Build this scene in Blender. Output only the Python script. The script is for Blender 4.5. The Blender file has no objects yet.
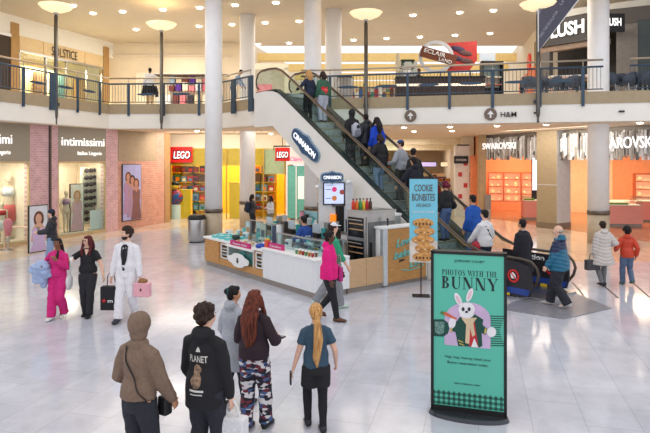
import bpy, bmesh, math, random
import numpy as np
from mathutils import Vector, Matrix, noise
from math import sin, cos, pi, radians, sqrt, atan2
random.seed(7)
SC = bpy.context.scene
COL = SC.collection
F, CZ, HY = 585.0, 3.15, 160.0            # focal length in px, eye height, horizon row

def P(px, py, Y): return Vector(((px-325)/F*Y, Y, CZ-(py-HY)/F*Y))
def G(px, py):
    Y = F*CZ/(py-HY); return Vector(((px-325)/F*Y, Y, 0))
def X_(px, Y): return (px-325)/F*Y

# ---------------------------------------------------------------- materials
def lin(c):
    o = []
    for v in c[:3]:
        v = v/255.0
        o.append(v/12.92 if v <= .04045 else ((v+.055)/1.055)**2.4)
    return (o[0], o[1], o[2], 1)
MATS = {}
def mat(name, c, rough=.6, metal=0, var=.06, scale=6, bump=0, emit=0, alpha=1, trans=0, ior=1.45, spec=.5, stretch=None, c2=None, thr=None):
    if name in MATS: return MATS[name]
    m = bpy.data.materials.new(name); m.use_nodes = True
    nt = m.node_tree; b = nt.nodes['Principled BSDF']
    b.inputs['Roughness'].default_value = rough; b.inputs['Metallic'].default_value = metal
    b.inputs['Specular IOR Level'].default_value = spec
    b.inputs['IOR'].default_value = ior
    col = lin(c)
    if var > 0 or c2 or bump:
        tc = nt.nodes.new('ShaderNodeTexCoord'); mp = nt.nodes.new('ShaderNodeMapping')
        nt.links.new(tc.outputs['Object'], mp.inputs['Vector'])
        if stretch: mp.inputs['Scale'].default_value = stretch
        nz = nt.nodes.new('ShaderNodeTexNoise'); nz.inputs['Scale'].default_value = scale; nz.inputs['Detail'].default_value = 4
        nt.links.new(mp.outputs[0], nz.inputs['Vector'])
        rp = nt.nodes.new('ShaderNodeValToRGB')
        d = lin(c2) if c2 else tuple(max(0, x*(1-2.2*var)) for x in col[:3])+(1,)
        rp.color_ramp.elements[0].color = d; rp.color_ramp.elements[1].color = col
        rp.color_ramp.elements[0].position = .3 if thr is None else thr-.02
        rp.color_ramp.elements[1].position = .65 if thr is None else thr+.02
        nt.links.new(nz.outputs['Fac'], rp.inputs['Fac']); nt.links.new(rp.outputs[0], b.inputs['Base Color'])
        if bump:
            bp = nt.nodes.new('ShaderNodeBump'); bp.inputs['Strength'].default_value = bump; bp.inputs['Distance'].default_value = .02
            nt.links.new(nz.outputs['Fac'], bp.inputs['Height']); nt.links.new(bp.outputs[0], b.inputs['Normal'])
        if emit: nt.links.new(rp.outputs[0], b.inputs['Emission Color'])
    else:
        b.inputs['Base Color'].default_value = col
        b.inputs['Emission Color'].default_value = col
    if emit: b.inputs['Emission Strength'].default_value = emit
    if alpha < 1: b.inputs['Alpha'].default_value = alpha
    if trans: b.inputs['Transmission Weight'].default_value = trans
    MATS[name] = m; return m
def glass(name, c=(235, 245, 245), alpha=.15, rough=.03):
    """thin pane: transparent mixed with a glossy coat"""
    if name in MATS: return MATS[name]
    m = bpy.data.materials.new(name); m.use_nodes = True; nt = m.node_tree; nt.nodes.clear()
    o = nt.nodes.new('ShaderNodeOutputMaterial'); t = nt.nodes.new('ShaderNodeBsdfTransparent'); g = nt.nodes.new('ShaderNodeBsdfGlossy')
    mx = nt.nodes.new('ShaderNodeMixShader'); fr = nt.nodes.new('ShaderNodeLayerWeight'); ad = nt.nodes.new('ShaderNodeMath')
    nz = nt.nodes.new('ShaderNodeTexNoise'); nz.inputs['Scale'].default_value = .7
    t.inputs[0].default_value = lin(c); g.inputs['Roughness'].default_value = rough; ad.operation = 'MULTIPLY_ADD'
    ad.inputs[1].default_value = .08; nt.links.new(nz.outputs['Fac'], ad.inputs[0])
    pw = nt.nodes.new('ShaderNodeMath'); pw.operation = 'POWER'; pw.inputs[1].default_value = 4; fr.inputs[0].default_value = .5; nt.links.new(fr.outputs['Facing'], pw.inputs[0])
    sc = nt.nodes.new('ShaderNodeMath'); sc.operation = 'MULTIPLY_ADD'; sc.inputs[1].default_value = .5; sc.inputs[2].default_value = -.02; nt.links.new(pw.outputs[0], sc.inputs[0]); nt.links.new(sc.outputs[0], ad.inputs[2]); nt.links.new(ad.outputs[0], mx.inputs[0])
    nt.links.new(t.outputs[0], mx.inputs[1]); nt.links.new(g.outputs[0], mx.inputs[2]); nt.links.new(mx.outputs[0], o.inputs[0])
    MATS[name] = m; return m
def brickmat(name, c1, c2, mortar, w, h, rough=.7, off=.5, ms=.02, rot=0, noise_amt=.5, bump=.3, coords='Object', rx=0):
    if name in MATS: return MATS[name]
    m = bpy.data.materials.new(name); m.use_nodes = True; nt = m.node_tree; b = nt.nodes['Principled BSDF']
    tc = nt.nodes.new('ShaderNodeTexCoord'); mp = nt.nodes.new('ShaderNodeMapping'); mp.inputs['Rotation'].default_value = (rx, 0, rot)
    br = nt.nodes.new('ShaderNodeTexBrick'); br.inputs['Scale'].default_value = 1
    br.inputs['Brick Width'].default_value = w; br.inputs['Row Height'].default_value = h; br.inputs['Mortar Size'].default_value = ms; br.offset = off
    br.inputs['Color1'].default_value = lin(c1); br.inputs['Color2'].default_value = lin(c2); br.inputs['Mortar'].default_value = lin(mortar)
    nt.links.new(tc.outputs[coords], mp.inputs[0]); nt.links.new(mp.outputs[0], br.inputs['Vector'])
    nz = nt.nodes.new('ShaderNodeTexNoise'); nz.inputs['Scale'].default_value = 2.2; nz.inputs['Detail'].default_value = 8; nz.inputs['Roughness'].default_value = .65
    nt.links.new(mp.outputs[0], nz.inputs['Vector'])
    rp = nt.nodes.new('ShaderNodeValToRGB'); g = 1-.35*noise_amt
    rp.color_ramp.elements[0].color = (g, g, g, 1); rp.color_ramp.elements[0].position = .3; rp.color_ramp.elements[1].color = (1, 1, 1, 1); rp.color_ramp.elements[1].position = .6
    nt.links.new(nz.outputs['Fac'], rp.inputs[0])
    mx = nt.nodes.new('ShaderNodeMix'); mx.data_type = 'RGBA'; mx.blend_type = 'MULTIPLY'; mx.inputs[0].default_value = 1
    nt.links.new(br.outputs['Color'], mx.inputs[6]); nt.links.new(rp.outputs[0], mx.inputs[7]); nt.links.new(mx.outputs[2], b.inputs['Base Color'])
    b.inputs['Roughness'].default_value = rough
    if bump:
        bp = nt.nodes.new('ShaderNodeBump'); bp.inputs['Strength'].default_value = bump; bp.inputs['Distance'].default_value = .01; bp.invert = True
        nt.links.new(br.outputs['Fac'], bp.inputs['Height']); nt.links.new(bp.outputs[0], b.inputs['Normal'])
    MATS[name] = m; return m

# ---------------------------------------------------------------- mesh building
class MB:
    def __init__(s): s.bm = bmesh.new()
    def face(s, vs):
        try: return s.bm.faces.new(vs)
        except ValueError: return None
    def box(s, x0, y0, z0, x1, y1, z1, rz=0, piv=None):
        vs = []
        for z in (z0, z1):
            for x, y in ((x0, y0), (x1, y0), (x1, y1), (x0, y1)):
                if rz:
                    a, b = piv if piv else ((x0+x1)/2, (y0+y1)/2); dx, dy = x-a, y-b
                    x, y = a+dx*cos(rz)-dy*sin(rz), b+dx*sin(rz)+dy*cos(rz)
                vs.append(s.bm.verts.new((x, y, z)))
        a = vs
        for f in ((3, 2, 1, 0), (4, 5, 6, 7), (0, 1, 5, 4), (1, 2, 6, 5), (2, 3, 7, 6), (3, 0, 4, 7)): s.face([a[i] for i in f])
        return s
    def prism(s, pts, z0, z1):
        if sum(pts[i-1][0]*p[1]-p[0]*pts[i-1][1] for i, p in enumerate(pts)) < 0: pts = pts[::-1]
        a = [s.bm.verts.new((x, y, z0)) for x, y in pts]; b = [s.bm.verts.new((x, y, z1)) for x, y in pts]; n = len(pts)
        s.face(a[::-1]); s.face(b)
        for i in range(n): s.face([a[i], a[(i+1) % n], b[(i+1) % n], b[i]])
        return s
    def vprism(s, pts, y0, y1):              # outline in x,z extruded along y
        if sum(pts[i-1][0]*p[1]-p[0]*pts[i-1][1] for i, p in enumerate(pts)) < 0: pts = pts[::-1]
        a = [s.bm.verts.new((x, y0, z)) for x, z in pts]; b = [s.bm.verts.new((x, y1, z)) for x, z in pts]; n = len(pts)
        s.face(a); s.face(b[::-1])
        for i in range(n): s.face([a[(i+1) % n], a[i], b[i], b[(i+1) % n]])
        return s
    def poly(s, pts): s.face([s.bm.verts.new(p) for p in pts]); return s
    def rings(s, rs, cap=True, closed=False):
        V = [[s.bm.verts.new(p) for p in r] for r in rs]; n = len(V[0])
        for i in range(len(V)-(0 if closed else 1)):
            a, b = V[i], V[(i+1) % len(V)]
            for j in range(n): s.face([a[j], a[(j+1) % n], b[(j+1) % n], b[j]])
        if cap and not closed: s.face(V[0][::-1]); s.face(V[-1])
        return s
    def tube(s, pts, r, n=8, cap=True):
        pts = [Vector(p) for p in pts]; rs = []; rr = r if isinstance(r, (list, tuple)) else [r]*len(pts)
        up = Vector((0, 0, 1)); prev = None
        for i, p in enumerate(pts):
            d = (pts[min(i+1, len(pts)-1)]-pts[max(i-1, 0)]).normalized()
            if prev is None: prev = (up if abs(d.z) < .95 else Vector((1, 0, 0))).cross(d).normalized()
            a = (prev-d*prev.dot(d))
            a = a.normalized() if a.length > 1e-6 else d.orthogonal().normalized()
            b = d.cross(a); prev = a
            q = rr[i]; qa, qb = q if isinstance(q, tuple) else (q, q)
            rs.append([p+a*qa*cos(2*pi*k/n)+b*qb*sin(2*pi*k/n) for k in range(n)])
        return s.rings(rs, cap)
    def lathe(s, prof, cx=0, cy=0, n=24, cz=0, sx=1, sy=1):
        return s.rings([[Vector((cx+r*sx*cos(2*pi*k/n), cy+r*sy*sin(2*pi*k/n), cz+z)) for k in range(n)] for r, z in prof])
    def ball(s, c, r, n=12, m=8):
        c = Vector(c); r = (r, r, r) if not isinstance(r, (tuple, list)) else r
        rs = []
        for i in range(m+1):
            t = pi*i/m; t = min(max(t, .06), pi-.06)
            rs.append([c+Vector((r[0]*sin(t)*cos(2*pi*k/n), r[1]*sin(t)*sin(2*pi*k/n), -r[2]*cos(t))) for k in range(n)])
        return s.rings(rs)
    def xf(s, M):
        bmesh.ops.transform(s.bm, matrix=M, verts=s.bm.verts); return s
def obj(name, m, mt, parent=None, smooth=False, loc=None, rot=None, bevel=0, mats=None):
    if isinstance(m, MB):
        bm = m.bm; bmesh.ops.recalc_face_normals(bm, faces=bm.faces)
        me = bpy.data.meshes.new(name)
        if smooth:
            for f in bm.faces: f.smooth = True
        bm.to_mesh(me); bm.free()
    else: me = m
    if mats:
        for x in mats: me.materials.append(x)
    elif mt: me.materials.append(mt)
    o = bpy.data.objects.new(name, me); COL.objects.link(o)
    if parent: o.parent = parent
    if loc is not None: o.location = loc
    if rot is not None: o.rotation_euler = rot
    if bevel:
        b = o.modifiers.new('b', 'BEVEL'); b.width = bevel; b.segments = 2; b.limit_method = 'ANGLE'
    if smooth and not isinstance(smooth, bool):
        pass
    return o
def tag(o, label=None, cat=None, group=None, kind=None):
    if label: o['label'] = label
    if cat: o['category'] = cat
    if group: o['group'] = group
    if kind: o['kind'] = kind
    return o
def thing(name, label, cat, loc=(0, 0, 0), rz=0, group=None):
    o = bpy.data.objects.new(name, None); COL.objects.link(o); o.empty_display_size = .1
    o.location = loc; o.rotation_euler = (0, 0, rz)
    return tag(o, label, cat, group)
def struct(name, m, mt, **k):
    return tag(obj(name, m, mt, **k), kind='structure')
def copy_tree(o, parent=None):
    c = o.copy(); COL.objects.link(c)
    if parent: c.parent = parent
    for ch in list(o.children): copy_tree(ch, c)
    return c
def txt(name, s, mt, parent, loc, h, w=None, rot=(pi/2, 0, 0), ext=.01, align='CENTER', bold=0, shear=0, label=None):
    """lettering as a mesh; h = capital height, w = total width"""
    cu = bpy.data.curves.new(name, 'FONT'); cu.body = s; cu.size = 1; cu.extrude = 0; cu.offset = bold; cu.shear = shear; cu.resolution_u = 3
    to = bpy.data.objects.new('t', cu); COL.objects.link(to)
    me = bpy.data.meshes.new_from_object(to.evaluated_get(bpy.context.evaluated_depsgraph_get()))
    bpy.data.objects.remove(to)
    co = np.empty(len(me.vertices)*3); me.vertices.foreach_get('co', co); co = co.reshape(-1, 3)
    lo, hi = co.min(0), co.max(0)
    lines = s.count('\n')+1
    sy = h/.72 if lines == 1 else h/.72
    sx = sy if w is None else w/(hi[0]-lo[0])
    co[:, 0] = (co[:, 0]-(lo[0]+hi[0])/2)*sx if align == 'CENTER' else (co[:, 0]-lo[0])*sx
    co[:, 1] = co[:, 1]*sy; co[:, 2] *= 0
    me.vertices.foreach_set('co', co.ravel()); me.name = name
    bm = bmesh.new(); bm.from_mesh(me)
    if ext:
        r = bmesh.ops.extrude_face_region(bm, geom=bm.faces[:])
        bmesh.ops.translate(bm, vec=(0, 0, ext), verts=[v for v in r['geom'] if isinstance(v, bmesh.types.BMVert)])
    bmesh.ops.recalc_face_normals(bm, faces=bm.faces); bm.to_mesh(me); bm.free()
    me.materials.clear(); me.materials.append(mt)
    o = bpy.data.objects.new(name, me); COL.objects.link(o); o.parent = parent; o.location = loc; o.rotation_euler = rot
    return o
def area(name, loc, power, size, c=(255, 246, 234), rot=(0, 0, 0), sy=None, spread=pi):
    l = bpy.data.lights.new(name, 'AREA'); l.energy = power; l.size = size; l.color = lin(c)[:3]; l.spread = spread
    if sy: l.shape = 'RECTANGLE'; l.size_y = sy
    o = bpy.data.objects.new(name, l); COL.objects.link(o); o.location = loc; o.rotation_euler = rot; return o
def point(name, loc, power, r=.15, c=(255, 225, 180)):
    l = bpy.data.lights.new(name, 'POINT'); l.energy = power; l.shadow_soft_size = r; l.color = lin(c)[:3]
    o = bpy.data.objects.new(name, l); COL.objects.link(o); o.location = loc; return o

# ---------------------------------------------------------------- common materials
CREAM = mat('painted plaster cream', (246, 243, 234), .6, var=.015, scale=2)
SOFFIT = mat('soffit beige', (228, 214, 194), .7, var=.02)
TAN = mat('tan band', (176, 158, 128), .6, var=.04)
CEIL = mat('ceiling beige', (206, 190, 168), .75, var=.02, scale=1)
WALLB = mat('wall beige', (234, 218, 192), .7, var=.03, scale=1.5)
WHITE = mat('white paint', (238, 238, 236), .5, var=.01)
COLW = mat('column white', (250, 250, 250), .45, var=.02, scale=3)
STEEL = mat('brushed steel', (190, 190, 190), .28, 1, var=.08, scale=30, stretch=(1, 1, .05))
STEELD = mat('dark steel', (110, 108, 105), .35, 1, var=.08)
RAILW = mat('rail warm steel', (190, 175, 155), .3, .8, var=.05)
BLUE = mat('blue painted metal', (62, 84, 104), .45, .2, var=.08)
BLACK = mat('black plastic', (24, 24, 26), .45, var=.1)
BLACKG = mat('black gloss', (15, 16, 18), .15, var=.1)
WOOD = mat('honey oak', (205, 150, 88), .5, var=.12, scale=5, stretch=(1, 1, 6), bump=.1)
WOODL = mat('pale maple', (205, 170, 130), .5, var=.05, scale=5, stretch=(1, 1, 5))
GREY = mat('grey stone', (150, 146, 140), .5, var=.08)
GLASS = glass('clear glass'); GLASSG = glass('green tinted glass', (238, 246, 244)); 
TEAL = mat('aqua card', (110, 205, 205), .5, var=.05); PINK = mat('magenta card', (205, 40, 120), .5, var=.08)
LITW = mat('lit white letters', (255, 255, 255), .4, var=0, emit=1.0)
CHAR = mat('charcoal letters', (42, 38, 36), .5, var=0)
LAMP = mat('lamp glass', (255, 232, 186), .4, var=0, emit=.75)
DOWN = mat('downlight lens', (255, 244, 220), .4, var=0, emit=12)
EXPO, WORLD = -0.12, 1.3
# ================================================================ camera, world
cam = bpy.data.cameras.new('camera'); co = bpy.data.objects.new('camera', cam); COL.objects.link(co); SC.camera = co
co.location = (0, 0, CZ); co.rotation_euler = (pi/2, 0, 0); cam.sensor_width = 36; cam.lens = 36*F/650
cam.shift_y = -(216.5-HY)/650; cam.clip_end = 300
SC.view_settings.view_transform = 'Standard'; SC.view_settings.look = 'None'; SC.view_settings.gamma = 1
SC.view_settings.exposure = EXPO; SC.view_settings.use_curve_mapping = False
try: SC.cycles.use_denoising = True; SC.cycles.max_bounces = 8; SC.cycles.transparent_max_bounces = 12; SC.cycles.sample_clamp_indirect = 6
except Exception: pass
w = bpy.data.worlds.new('sky'); SC.world = w; w.use_nodes = True
w.node_tree.nodes['Background'].inputs[0].default_value = lin((250, 249, 253)); w.node_tree.nodes['Background'].inputs[1].default_value = WORLD

# ================================================================ floor
GR = radians(-14)                     # the building's grid
m = MB().box(-45, -12, -.3, 45, 110, 0)
FLOOR = brickmat('polished stone floor', (206, 208, 217), (199, 201, 211), (184, 185, 193), 1.25, .62, rough=.11, ms=.006, rot=radians(-75.3), noise_amt=.5, bump=.05)
struct('floor', m, FLOOR)
# warmer stone of the shop side
m = MB().prism([G(0, 262)[:2], G(140, 232)[:2], G(205, 226)[:2], (-4, 26), (2, 22), G(470, 243)[:2], G(560, 262)[:2], G(650, 262)[:2], (40, 20), (40, 100), (-40, 100), (-40, 16)], 0, .004)
struct('floor_shop_side', m, brickmat('warm stone floor', (222, 204, 186), (204, 184, 164), (176, 150, 130), 1.25, .62, rough=.1, ms=.006, rot=radians(-75.3), noise_amt=.4, bump=.05))
for i, (a, b) in enumerate([((573, 283), (585, 297)), ((601, 283), (618, 298)), ((633, 283), (650, 297.5))]):
    p, q = G(*a), G(*b); d = (q-p).normalized(); n = Vector((-d.y, d.x, 0))*.02
    struct('trim_%d' % (i+1), MB().prism([(p+n)[:2], (q+n)[:2], (q-n)[:2], (p-n)[:2]], 0, .006), mat('dark joint', (60, 58, 60), .4))

# ================================================================ slab of the upper level, fascia bands, ceilings
ZU, ZB = 5.6, 4.53
EDGE = [(-12.6, 15.4), (-11.2, 20.2), (-9.48, 25.7), (-4.65, 25.4), (-2.75, 23.2), (-2.62, 22.4), (-1.40, 23.30), (.12, 23.3), (11.4, 20.5), (19, 18.6)]
SLAB = EDGE+[(40, 30), (40, 95), (-40, 95), (-40, 15.4)]
struct('floor_upper', MB().prism(SLAB, ZB, ZU), CREAM)
def inset(pts, d):
    o = []
    for i, p in enumerate(pts):
        a = Vector(pts[max(i-1, 0)][:2]); b = Vector(pts[min(i+1, len(pts)-1)][:2]); t = (b-a).normalized(); o.append((p[0]-t.y*d, p[1]+t.x*d))
    return o
struct('ceiling_lower', MB().prism(inset(EDGE, .12)+[(38, 30), (38, 95), (-38, 95), (-38, 15.4)], ZB-.03, ZB+.01), SOFFIT)
def band(name, pts, d, z0, z1, mt):
    o = inset(pts, -d); i = inset(pts, .05); m = MB()
    for k in range(len(pts)-1):
        m.prism([o[k], o[k+1], i[k+1], i[k]], z0, z1)
    return struct(name, m, mt)
band('trim_4', EDGE[:5], .03, 5.17, 5.6, TAN); band('trim_5', EDGE[7:], .03, 5.17, 5.6, TAN)
ceil_pts = [(-22, 14.5), (-11.5, 19.5), (-9, 22), (11.4, 19.5), (24, 16.5), (30, 34.8), (-22, 34.8)]
struct('ceiling', MB().prism(ceil_pts, 9.94, 10.3), CEIL)
# arm of the mall beyond: skylight beams, side walls, end wall
BEAM = mat('beam warm cream', (246, 214, 140), .7, var=.03)
for i, y in enumerate((37.6, 41.8, 46.2, 50.8, 55.6, 60.6)):
    struct('trim_%d' % (6+i), MB().box(-9, y, 9.55, 22, y+.55, 10.02), BEAM)
struct('wall_arm_east', MB().prism([(10.6, 28.6), (17.5, 65), (18.3, 65), (11.6, 28.4)], ZU, 10.4), WALLB)
struct('wall_arm_west', MB().prism([(-4.9, 35.2), (2.2, 66), (1.6, 66), (-5.6, 35.2)], ZU, 10.4), WALLB)
struct('wall_arm_end', MB().box(-8, 66, ZU, 30, 66.4, 12), WALLB)
# upper west wall (shop row) and north wall
UW = [(-17.4, 19.7), (-14.9, 26.7), (-12.3, 34.0)]
struct('wall_west_upper', MB().prism([UW[0], UW[1], UW[2], (-12.8, 34.4), (-18.2, 19.7)], 9.05, 9.94), CREAM)
struct('wall_north_upper', MB().box(-13, 34.0, ZU, -4.8, 34.3, 9.94), WALLB)
struct('trim_12', MB().box(-12.35, 33.9, 9.15, -5.4, 34.0, 9.25), SOFFIT)

# ================================================================ downlights
def dl(px, py, Z, k=1.0, s=1.0):
    Y = F*(Z-CZ)/(HY-py)
    t = thing('downlight', 'small round recessed downlight in the beige ceiling', 'ceiling light', (X_(px, Y), Y, Z), 0, 'recessed ceiling downlights'); t.scale = (s, s, s)
    obj('trim_ring', MB().lathe([(.15, 0), (.2, 0), (.2, -.02), (.15, -.02)], n=16), WHITE, t)
    obj('lens', MB().lathe([(.0, -.01), (.17, -.01), (.15, -.07), (0, -.09)], n=16), DOWN, t)
    return t
for q in [(73, 5), (93, 12.7), (122.6, 11), (163, 9), (136, 29), (199.6, 7), (235, 4.5), (276, 2), (199, 25.6), (232, 24), (265, 22.3), (299, 20.8), (258, 43.7), (289, 42.6),
          (413, 14.7), (459.6, 12), (420, 36.5), (455, 35), (386.5, 38), (353.5, 39.6), (493.4, 10), (490, 33)]:
    dl(*q, 9.94, s=.85)
for q in [(197, 130.6), (271, 133.5), (404, 127), (414, 131), (450, 126.5), (452, 130.5), (497, 125.5), (546, 124.3), (640, 122.4)]:
    dl(*q, ZB-.03, s=.62)
# general light of those ceilings
for x, y in ((-9, 24), (-9, 30), (-3, 30), (3, 29), (8, 26)): area('ceiling wash', (x, y, 9.85), 150, 4.5)
for x, y in ((-6.5, 28.2), (-2, 26.5), (4, 26), (4.5, 34), (8.5, 25)): area('soffit wash', (x, y, ZB-.06), 95, 3.4)
area('corridor fill light', (5.5, 50, ZB-.1), 500, 6); area('corridor fill light', (5, 39.5, ZB-.1), 300, 3)  # added lamps that lift the dark corridor, no fixtures modelled
area('shopfront fill light', (-5, 27.9, 4.42), 190, 5.5, rot=(radians(44), 0, 0), sy=.3)  # added lamp, brightens the toy shop front from the hall side
area('shopfront fill light', (9.3, 25.2, 4.42), 90, 5, rot=(radians(60), 0, radians(-62)), sy=.3)  # added fill for the crystal shop's front and pink counters
area('gallery area light', (8.2, 23.5, 9.8), 120, 4, rot=(radians(50), 0, radians(-30)), sy=.3)  # area lamp aimed at the upper east shopfront

# ================================================================ round columns
def column(x, y, r, label, top, bot=0, up=False):
    t = thing('round_column', label, 'column', (x, y, bot)); t['kind'] = 'thing'
    if up: obj('shaft', MB().lathe([(r, 0), (r, top-bot)], n=40), COLW, t, True); return
    obj('lower_cladding', MB().lathe([(r+.01, 0), (r+.01, 1.1)], n=40), mat('column tan base', (196, 178, 150), .4, var=.05), t, True)
    obj('metal_band', MB().lathe([(r+.025, 1.1), (r+.025, 1.24)], n=40), mat('bronze band', (120, 108, 96), .3, .8, var=.2, scale=5), t, True)
    obj('shaft', MB().lathe([(r, 1.24), (r, top-bot)], n=40), COLW, t, True)
column(-4.37, 22.95, .335, 'round white column with tan foot beside the grey litter bin', 12)
column(-.50, 24.1, .35, 'round white column rising behind the head of the escalator', 12)
column(10.35, 22.15, .38, 'thick round white column in front of the crystal shop', 12)
column(-3.63, 27.4, .36, 'round cream column behind the front one, by the toy shop windows', 9.94)
column(.38, 26.5, .37, 'upper floor column beyond the escalator, next to steel bin', 9.94, ZU, True)

# ================================================================ tall lamps on the balcony edge
def lamp(px, pyt, Y, zb, label):
    x = X_(px, Y); t = thing('torchiere_lamp', label, 'lamp', (x, Y, zb), 0, None); H = CZ+(HY-pyt)/F*Y-zb
    obj('post', MB().lathe([(.05, 0), (.075, .12), (.075, H-.35), (.05, H-.35), (.05, H-.2)], n=14), STEELD, t, True)
    obj('wall_clamp', MB().box(-.09, -.02, .5, .09, .25, .62), BLUE, t)
    obj('collar', MB().lathe([(.09, H-.3), (.11, H-.26), (.05, H-.12)], n=14), STEEL, t, True)
    b = MB(); pr = [(.06, H-.22), (.3, H-.17), (.52, H-.07), (.64, H+.06), (.62, H+.07), (.5, H-.03), (.28, H-.12), (.05, H-.16)]
    obj('glass_bowl', b.lathe(pr, n=28), LAMP, t, True)
    obj('foot_cap', MB().lathe([(.03, -.22), (.045, -.2), (.045, 0)], n=12), STEELD, t, True)
    point('lamp bulb', (x, Y, zb+H+.04), 40, .25)
    return t
lamp(56, 7, 22.7, 4.75, 'tall floor lamp with frosted bowl in front of the SOLSTICE shop')
lamp(161.5, 25, 25.2, 4.7, 'tall bowl lamp where the balcony meets the clothing shop')
lamp(366, 14, 22.75, 4.72, 'tall bowl lamp on the balcony beyond the escalator')
lamp(538, 5, 21.2, 4.72, 'tall bowl lamp carrying the dark hanging banner')
# ================================================================ balcony railings
def ypx(px, a, b):           # point of line a-b seen at pixel column px
    r = (px-325)/F; t = (r*a[1]-a[0])/((b[0]-a[0])-r*(b[1]-a[1])); return (a[0]+(b[0]-a[0])*t, a[1]+(b[1]-a[1])*t)
def railing(pts, label, posts=None, rails=((.0, 1.12, .035, 0), (.0, .88, .03, 1)), step=1.62, wide=(), z=ZU, oval=True):
    t = thing('balcony_railing', label, 'railing', (pts[0][0], pts[0][1], z)); o = Vector((pts[0][0], pts[0][1]))
    P2 = [Vector(p)-o for p in pts]
    obj('top_rail', MB().tube([(p.x, p.y, 1.12) for p in P2], .035), RAILW, t, True)
    obj('blue_rail', MB().tube([(p.x, p.y, .88) for p in P2], .035), BLUE, t, True)
    obj('bottom_rail', MB().tube([(p.x, p.y, .08) for p in P2], .02), BLUE, t, True)
    bm_ = MB(); k = 0
    for a, b in zip(P2, P2[1:]):
        L = (b-a).length; d = (b-a)/L; n = max(1, round(L/step)); ang = atan2(d.y, d.x)
        for i in range(int(L/.13)+1):
            p = a+d*min(L, i*.13); bm_.tube([(p.x, p.y, .08), (p.x, p.y, .88)], .009, 4)
        if posts:
            fr_ = []
            for px in posts:
                q = ypx(px, a+o, b+o); f = (Vector(q)-a-o).dot(d)/L
                if -.01 <= f <= 1.01: fr_.append(f)
            n = max(1, len(fr_)-1)
        else: fr_ = [i/n for i in range(n+1)]
        for i, f in enumerate(fr_):
            if i == 0 and k and not posts: continue
            p = a+d*L*f; w_ = .16 if (k in wide) else .05
            obj('post', MB().box(p.x-w_, p.y-.03, -.52, p.x+w_, p.y+.03, .9, ang), BLUE, t)
            if i % 2 == 0: obj('rail_bracket', MB().tube([(p.x, p.y, .86), (p.x, p.y, 1.1)], .015, 6), RAILW, t)
            if oval and i < n and i+1 < len(fr_):
                q = a+d*L*(f+fr_[i+1])/2; mm = MB().vprism([(.42*cos(j*pi/8), .055*sin(j*pi/8)) for j in range(16)], -.012, .012)
                obj('oval_plate', mm, BLUE, t, loc=(q.x, q.y, .42), rot=(0, 0, ang))
            k += 1
    obj('baluster', bm_, mat('dark balusters', (70, 80, 92), .4, .4, var=.05), t)
    return t
RI = inset(EDGE, -.04)
railing([(-12.6, 15.4-.0), RI[1], (RI[2][0], RI[2][1])], 'blue balcony railing along the SOLSTICE side gallery', posts=(-27, -2, 23.4, 52.8, 77.7, 99.7), wide=(3,))
railing([RI[2], RI[3]], 'blue balcony railing in front of the upstairs clothing shop', posts=(128.6, 163.7, 199))
railing([RI[3], (-2.95, 23.25)], 'short blue railing with broad posts beside the escalator head', step=1.5, wide=(1, 2), oval=False)
railing([(-.95, 23.3), RI[7], (9.9, RI[8][1]+.36)], 'long blue balcony railing in front of the eclair counter', posts=(330, 366, 407.5, 449.5, 492.6, 540, 583))
railing([(10.75, RI[8][1]+.14), (19, 18.56)], 'blue balcony railing in front of the soap shop tables', posts=(613, 656, 690))

# ================================================================ SOLSTICE shop and its row (upper west)
def on(a, b, f): return (a[0]+(b[0]-a[0])*f, a[1]+(b[1]-a[1])*f)
def panel(name, a, b, z0, z1, mt, d=.12, parent=None, off=0, org=None):
    a, b = Vector(a[:2]), Vector(b[:2]); t = (b-a).normalized(); n = Vector((t.y, -t.x))
    a, b = a+n*off, b+n*off; o = Vector(org[:2]) if org is not None else Vector((0, 0)); zo = org[2] if org is not None and len(org) > 2 else 0
    return obj(name, MB().prism([a-o, b-o, b-n*d-o, a-n*d-o], z0-zo, z1-zo), mt, parent)
A_, B_ = UW[1], UW[2]
pa, pb = ypx(19, A_, B_), ypx(103, A_, B_)
ang = atan2(B_[1]-A_[1], B_[0]-A_[0])
solW = mat('shop interior cream lit', (250, 226, 180), .6, var=.06, scale=2)
t = thing('sunglasses_shopfront', 'upstairs shopfront with dark SOLSTICE letters on beige panels', 'shopfront', (pa[0], pa[1], ZU))
O = (pa[0], pa[1], ZU)
for i in range(4):
    q0, q1 = on(pa, pb, i/4+.004), on(pa, pb, (i+1)/4-.004)
    panel('sign_panel', q0, q1, 8.38, 9.05, mat('sign panel beige', (232, 206, 160), .5, var=.03), .1, t, .02, O)
panel('sign_ledge', pa, pb, 8.28, 8.38, STEEL, .16, t, .06, O)
for f in (0, .28, .52, .78, 1): 
    q0, q1 = on(pa, pb, min(f, .985)), on(pa, pb, min(f, .985)+.015); panel('mullion', q0, q1, ZU, 8.3, STEEL, .1, t, 0, O)
panel('shop_window', on(pa, pb, .02), on(pa, pb, .98), ZU, 8.28, GLASS, .02, t, -.04, O)
bi = [Vector(x) for x in (pa, pb)]; nn = Vector(((pb[1]-pa[1]), -(pb[0]-pa[0]))).normalized()
ib = [x-nn*2.0 for x in bi]; dd = (ib[1]-ib[0]).normalized(); ib = [ib[0]-dd*1.5, ib[1]+dd*5]
obj('shop_interior', MB().prism([Vector(ib[0])-Vector(pa), Vector(ib[1])-Vector(pa), Vector(ib[1])-nn*.1-Vector(pa), Vector(ib[0])-nn*.1-Vector(pa)], 0, 3.4), solW, t)
for i in range(5):
    c = Vector(on(ib[0], ib[1], .12+.12*i))+nn*.3-Vector(pa)
    obj('display_case', MB().box(c.x-.35, c.y-.12, 0, c.x+.35, c.y+.12, 2.2, ang), mat('case %d' % i, [(170, 130, 90), (214, 190, 150), (120, 90, 70), (96, 130, 132), (200, 160, 110)][i], .5), t)
midp = ypx(64, pa, pb)
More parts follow.
